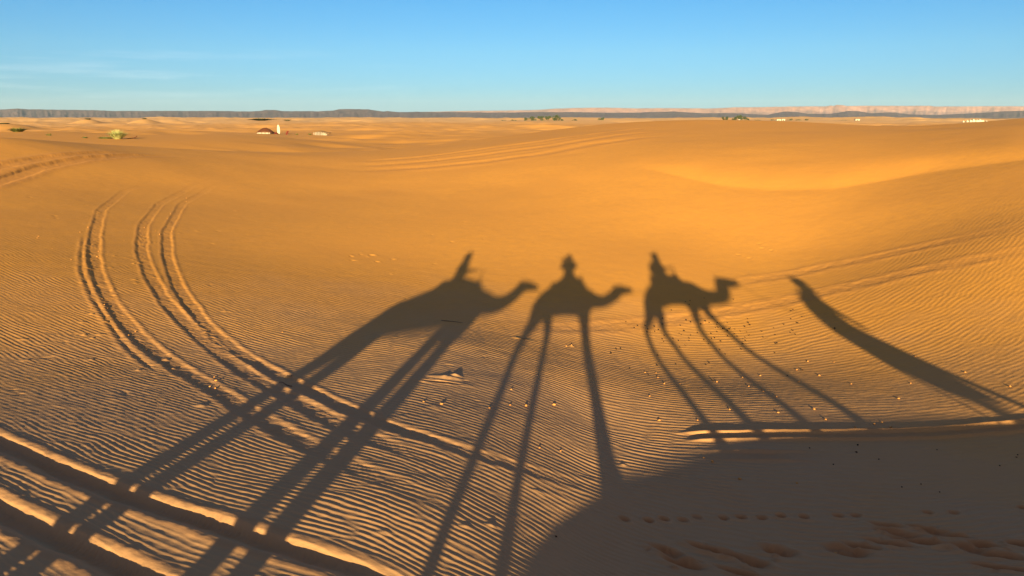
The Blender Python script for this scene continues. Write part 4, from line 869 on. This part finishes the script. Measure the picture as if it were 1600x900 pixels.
# ------------------------------------------------------------------ droppings, clods and twigs on the sand
M_DUNG = mat("dung", (.035, .018, .010), (.02, .011, .007), 40, .9); M_CLOD = mat("sand_clod", (.62, .27, .075), (.5, .21, .06), 30, .95)
def lump(name, r, seed, flat=.7, nz_=.3):
    bm = bmesh.new(); bmesh.ops.create_icosphere(bm, subdivisions=2, radius=r)
    for v in bm.verts:
        k = 1 + nz_ * mnoise.noise(v.co * (1.6 / r) + Vector((seed*7.1, 0, 0))); v.co = Vector((v.co.x*k, v.co.y*k*.8, v.co.z*k*flat))
    me = bpy.data.meshes.new(name); bm.to_mesh(me); bm.free(); me.polygons.foreach_set('use_smooth', [True]*len(me.polygons)); return me
DM = [lump('camel_dropping', .017, i, .75, .25) for i in range(4)]; CM = [lump('sand_clod', .028, 20+i, .6, .6) for i in range(5)]
for m in DM: m.materials.append(M_DUNG)
for m in CM: m.materials.append(M_CLOD)
def put(me, px, py, sc, label, cat, group):
    P = hit([px], [py])[0]; x, y = float(P[0]), float(P[1]); o = bpy.data.objects.new(cat.replace(' ', '_'), me); C.objects.link(o)
    o.location = (x, y, ground(x, y) + .012*sc); o.scale = (sc*random.uniform(.8, 1.3), sc, sc*random.uniform(.8, 1.2)); o.rotation_euler = (0, 0, random.uniform(0, 6.28)); tag(o, label, cat, group)
random.seed(21)
DR = [(1008, 509), (1095, 507), (1102, 503), (1100, 466), (1035, 507), (1078, 470), (1077, 476), (978, 503), (991, 513), (1146, 468), (1236, 486), (1148, 515), (1157, 518), (1132, 513), (1246, 505), (1239, 484), (1235, 520), (1243, 523)]
for _ in range(70): DR.append((random.gauss(1110, 62), random.gauss(524, 17)))
for _ in range(18): DR.append((random.uniform(960, 1340), random.uniform(500, 600)))
for px, py in DR:
    if py < 495 and not 460 < py: continue
    put(random.choice(DM), px, py, random.uniform(.7, 1.25), 'small dark camel dropping scattered on the floor of the hollow', 'camel dropping', 'camel droppings scattered below the front camel shadow')
for px, py in [(1265, 701), (1340, 696), (1338, 707), (1373, 718), (1302, 726), (1464, 703), (1590, 711), (1588, 715), (1562, 728), (1439, 757), (1409, 762), (1468, 770), (869, 839)]:
    put(random.choice(DM), px, py, random.uniform(.5, .8), 'small dark camel dropping lying in the shaded sand near the viewer', 'camel dropping', 'camel droppings in the shade')
CL = [(893, 541), (1025, 583), (1008, 582), (1028, 590), (1038, 600), (1015, 619), (1030, 657), (1090, 657), (1100, 505), (1188, 587), (1190, 609), (1193, 612), (1245, 578), (1262, 565), (1248, 597), (1280, 587), (1303, 566), (1330, 600), (1404, 623), (1423, 599), (1336, 668), (1366, 663), (1378, 660), (1392, 668), (1578, 604), (1430, 557), (1508, 582), (765, 638), (799, 609), (822, 634), (797, 633), (662, 628), (690, 632), (885, 541), (843, 700), (876, 705), (1100, 716), (1113, 722), (1156, 749), (1245, 755), (1305, 866), (866, 633), (1120, 597), (1170, 604), (1213, 620), (1160, 590), (1140, 640), (1062, 600), (1216, 645), (1272, 640), (1290, 656)]
for px, py in CL: put(random.choice(CM), px, py, random.uniform(.45, .85), 'pale crumbly clod of sand thrown up by hooves in the hollow', 'sand clod', 'sand clods in the hollow')
for _ in range(34):
    px, py = random.choice([(140, 350), (146, 400), (158, 450), (205, 402), (222, 360), (245, 372), (262, 340), (285, 323), (172, 470), (205, 520), (330, 600), (420, 500), (60, 360), (90, 395)])
    put(random.choice(CM), px + random.gauss(0, 14), py + random.gauss(0, 12), random.uniform(.35, .7), 'sand clod crumbled off the rim of a wheel track', 'sand clod', 'sand clods along the curved wheel tracks')
def twig(px, py, L, ang, label, lift=.0):
    P = hit([px], [py])[0]; x, y = float(P[0]), float(P[1]); c, s = math.cos(ang), math.sin(ang)
    pts = [Vector((t*c*L, t*s*L + .02*math.sin(t*5), .012 + lift*t + ground(x + t*c*L, y + t*s*L) - ground(x, y))) for t in np.linspace(-.5, .5, 7)]
    o = link('twig', pyme('twig', [tube(pts, [.006, .008, .008, .007, .006, .005, .003], 6)]), M_BARK); o.location = (x, y, ground(x, y)); tag(o, label, 'twig')
twig(450, 588, .12, .3, 'short dark twig in the shadow of the hind legs of the last camel'); twig(446, 601, .22, 2.9, 'thin long twig below the shortest one in the leg shadow', .01)
twig(706, 503, .5, -.1, 'dark stick lying inside the shadow of the first camel'); twig(820, 530, .42, .15, 'curved twig across the hind leg shadow of the middle camel')
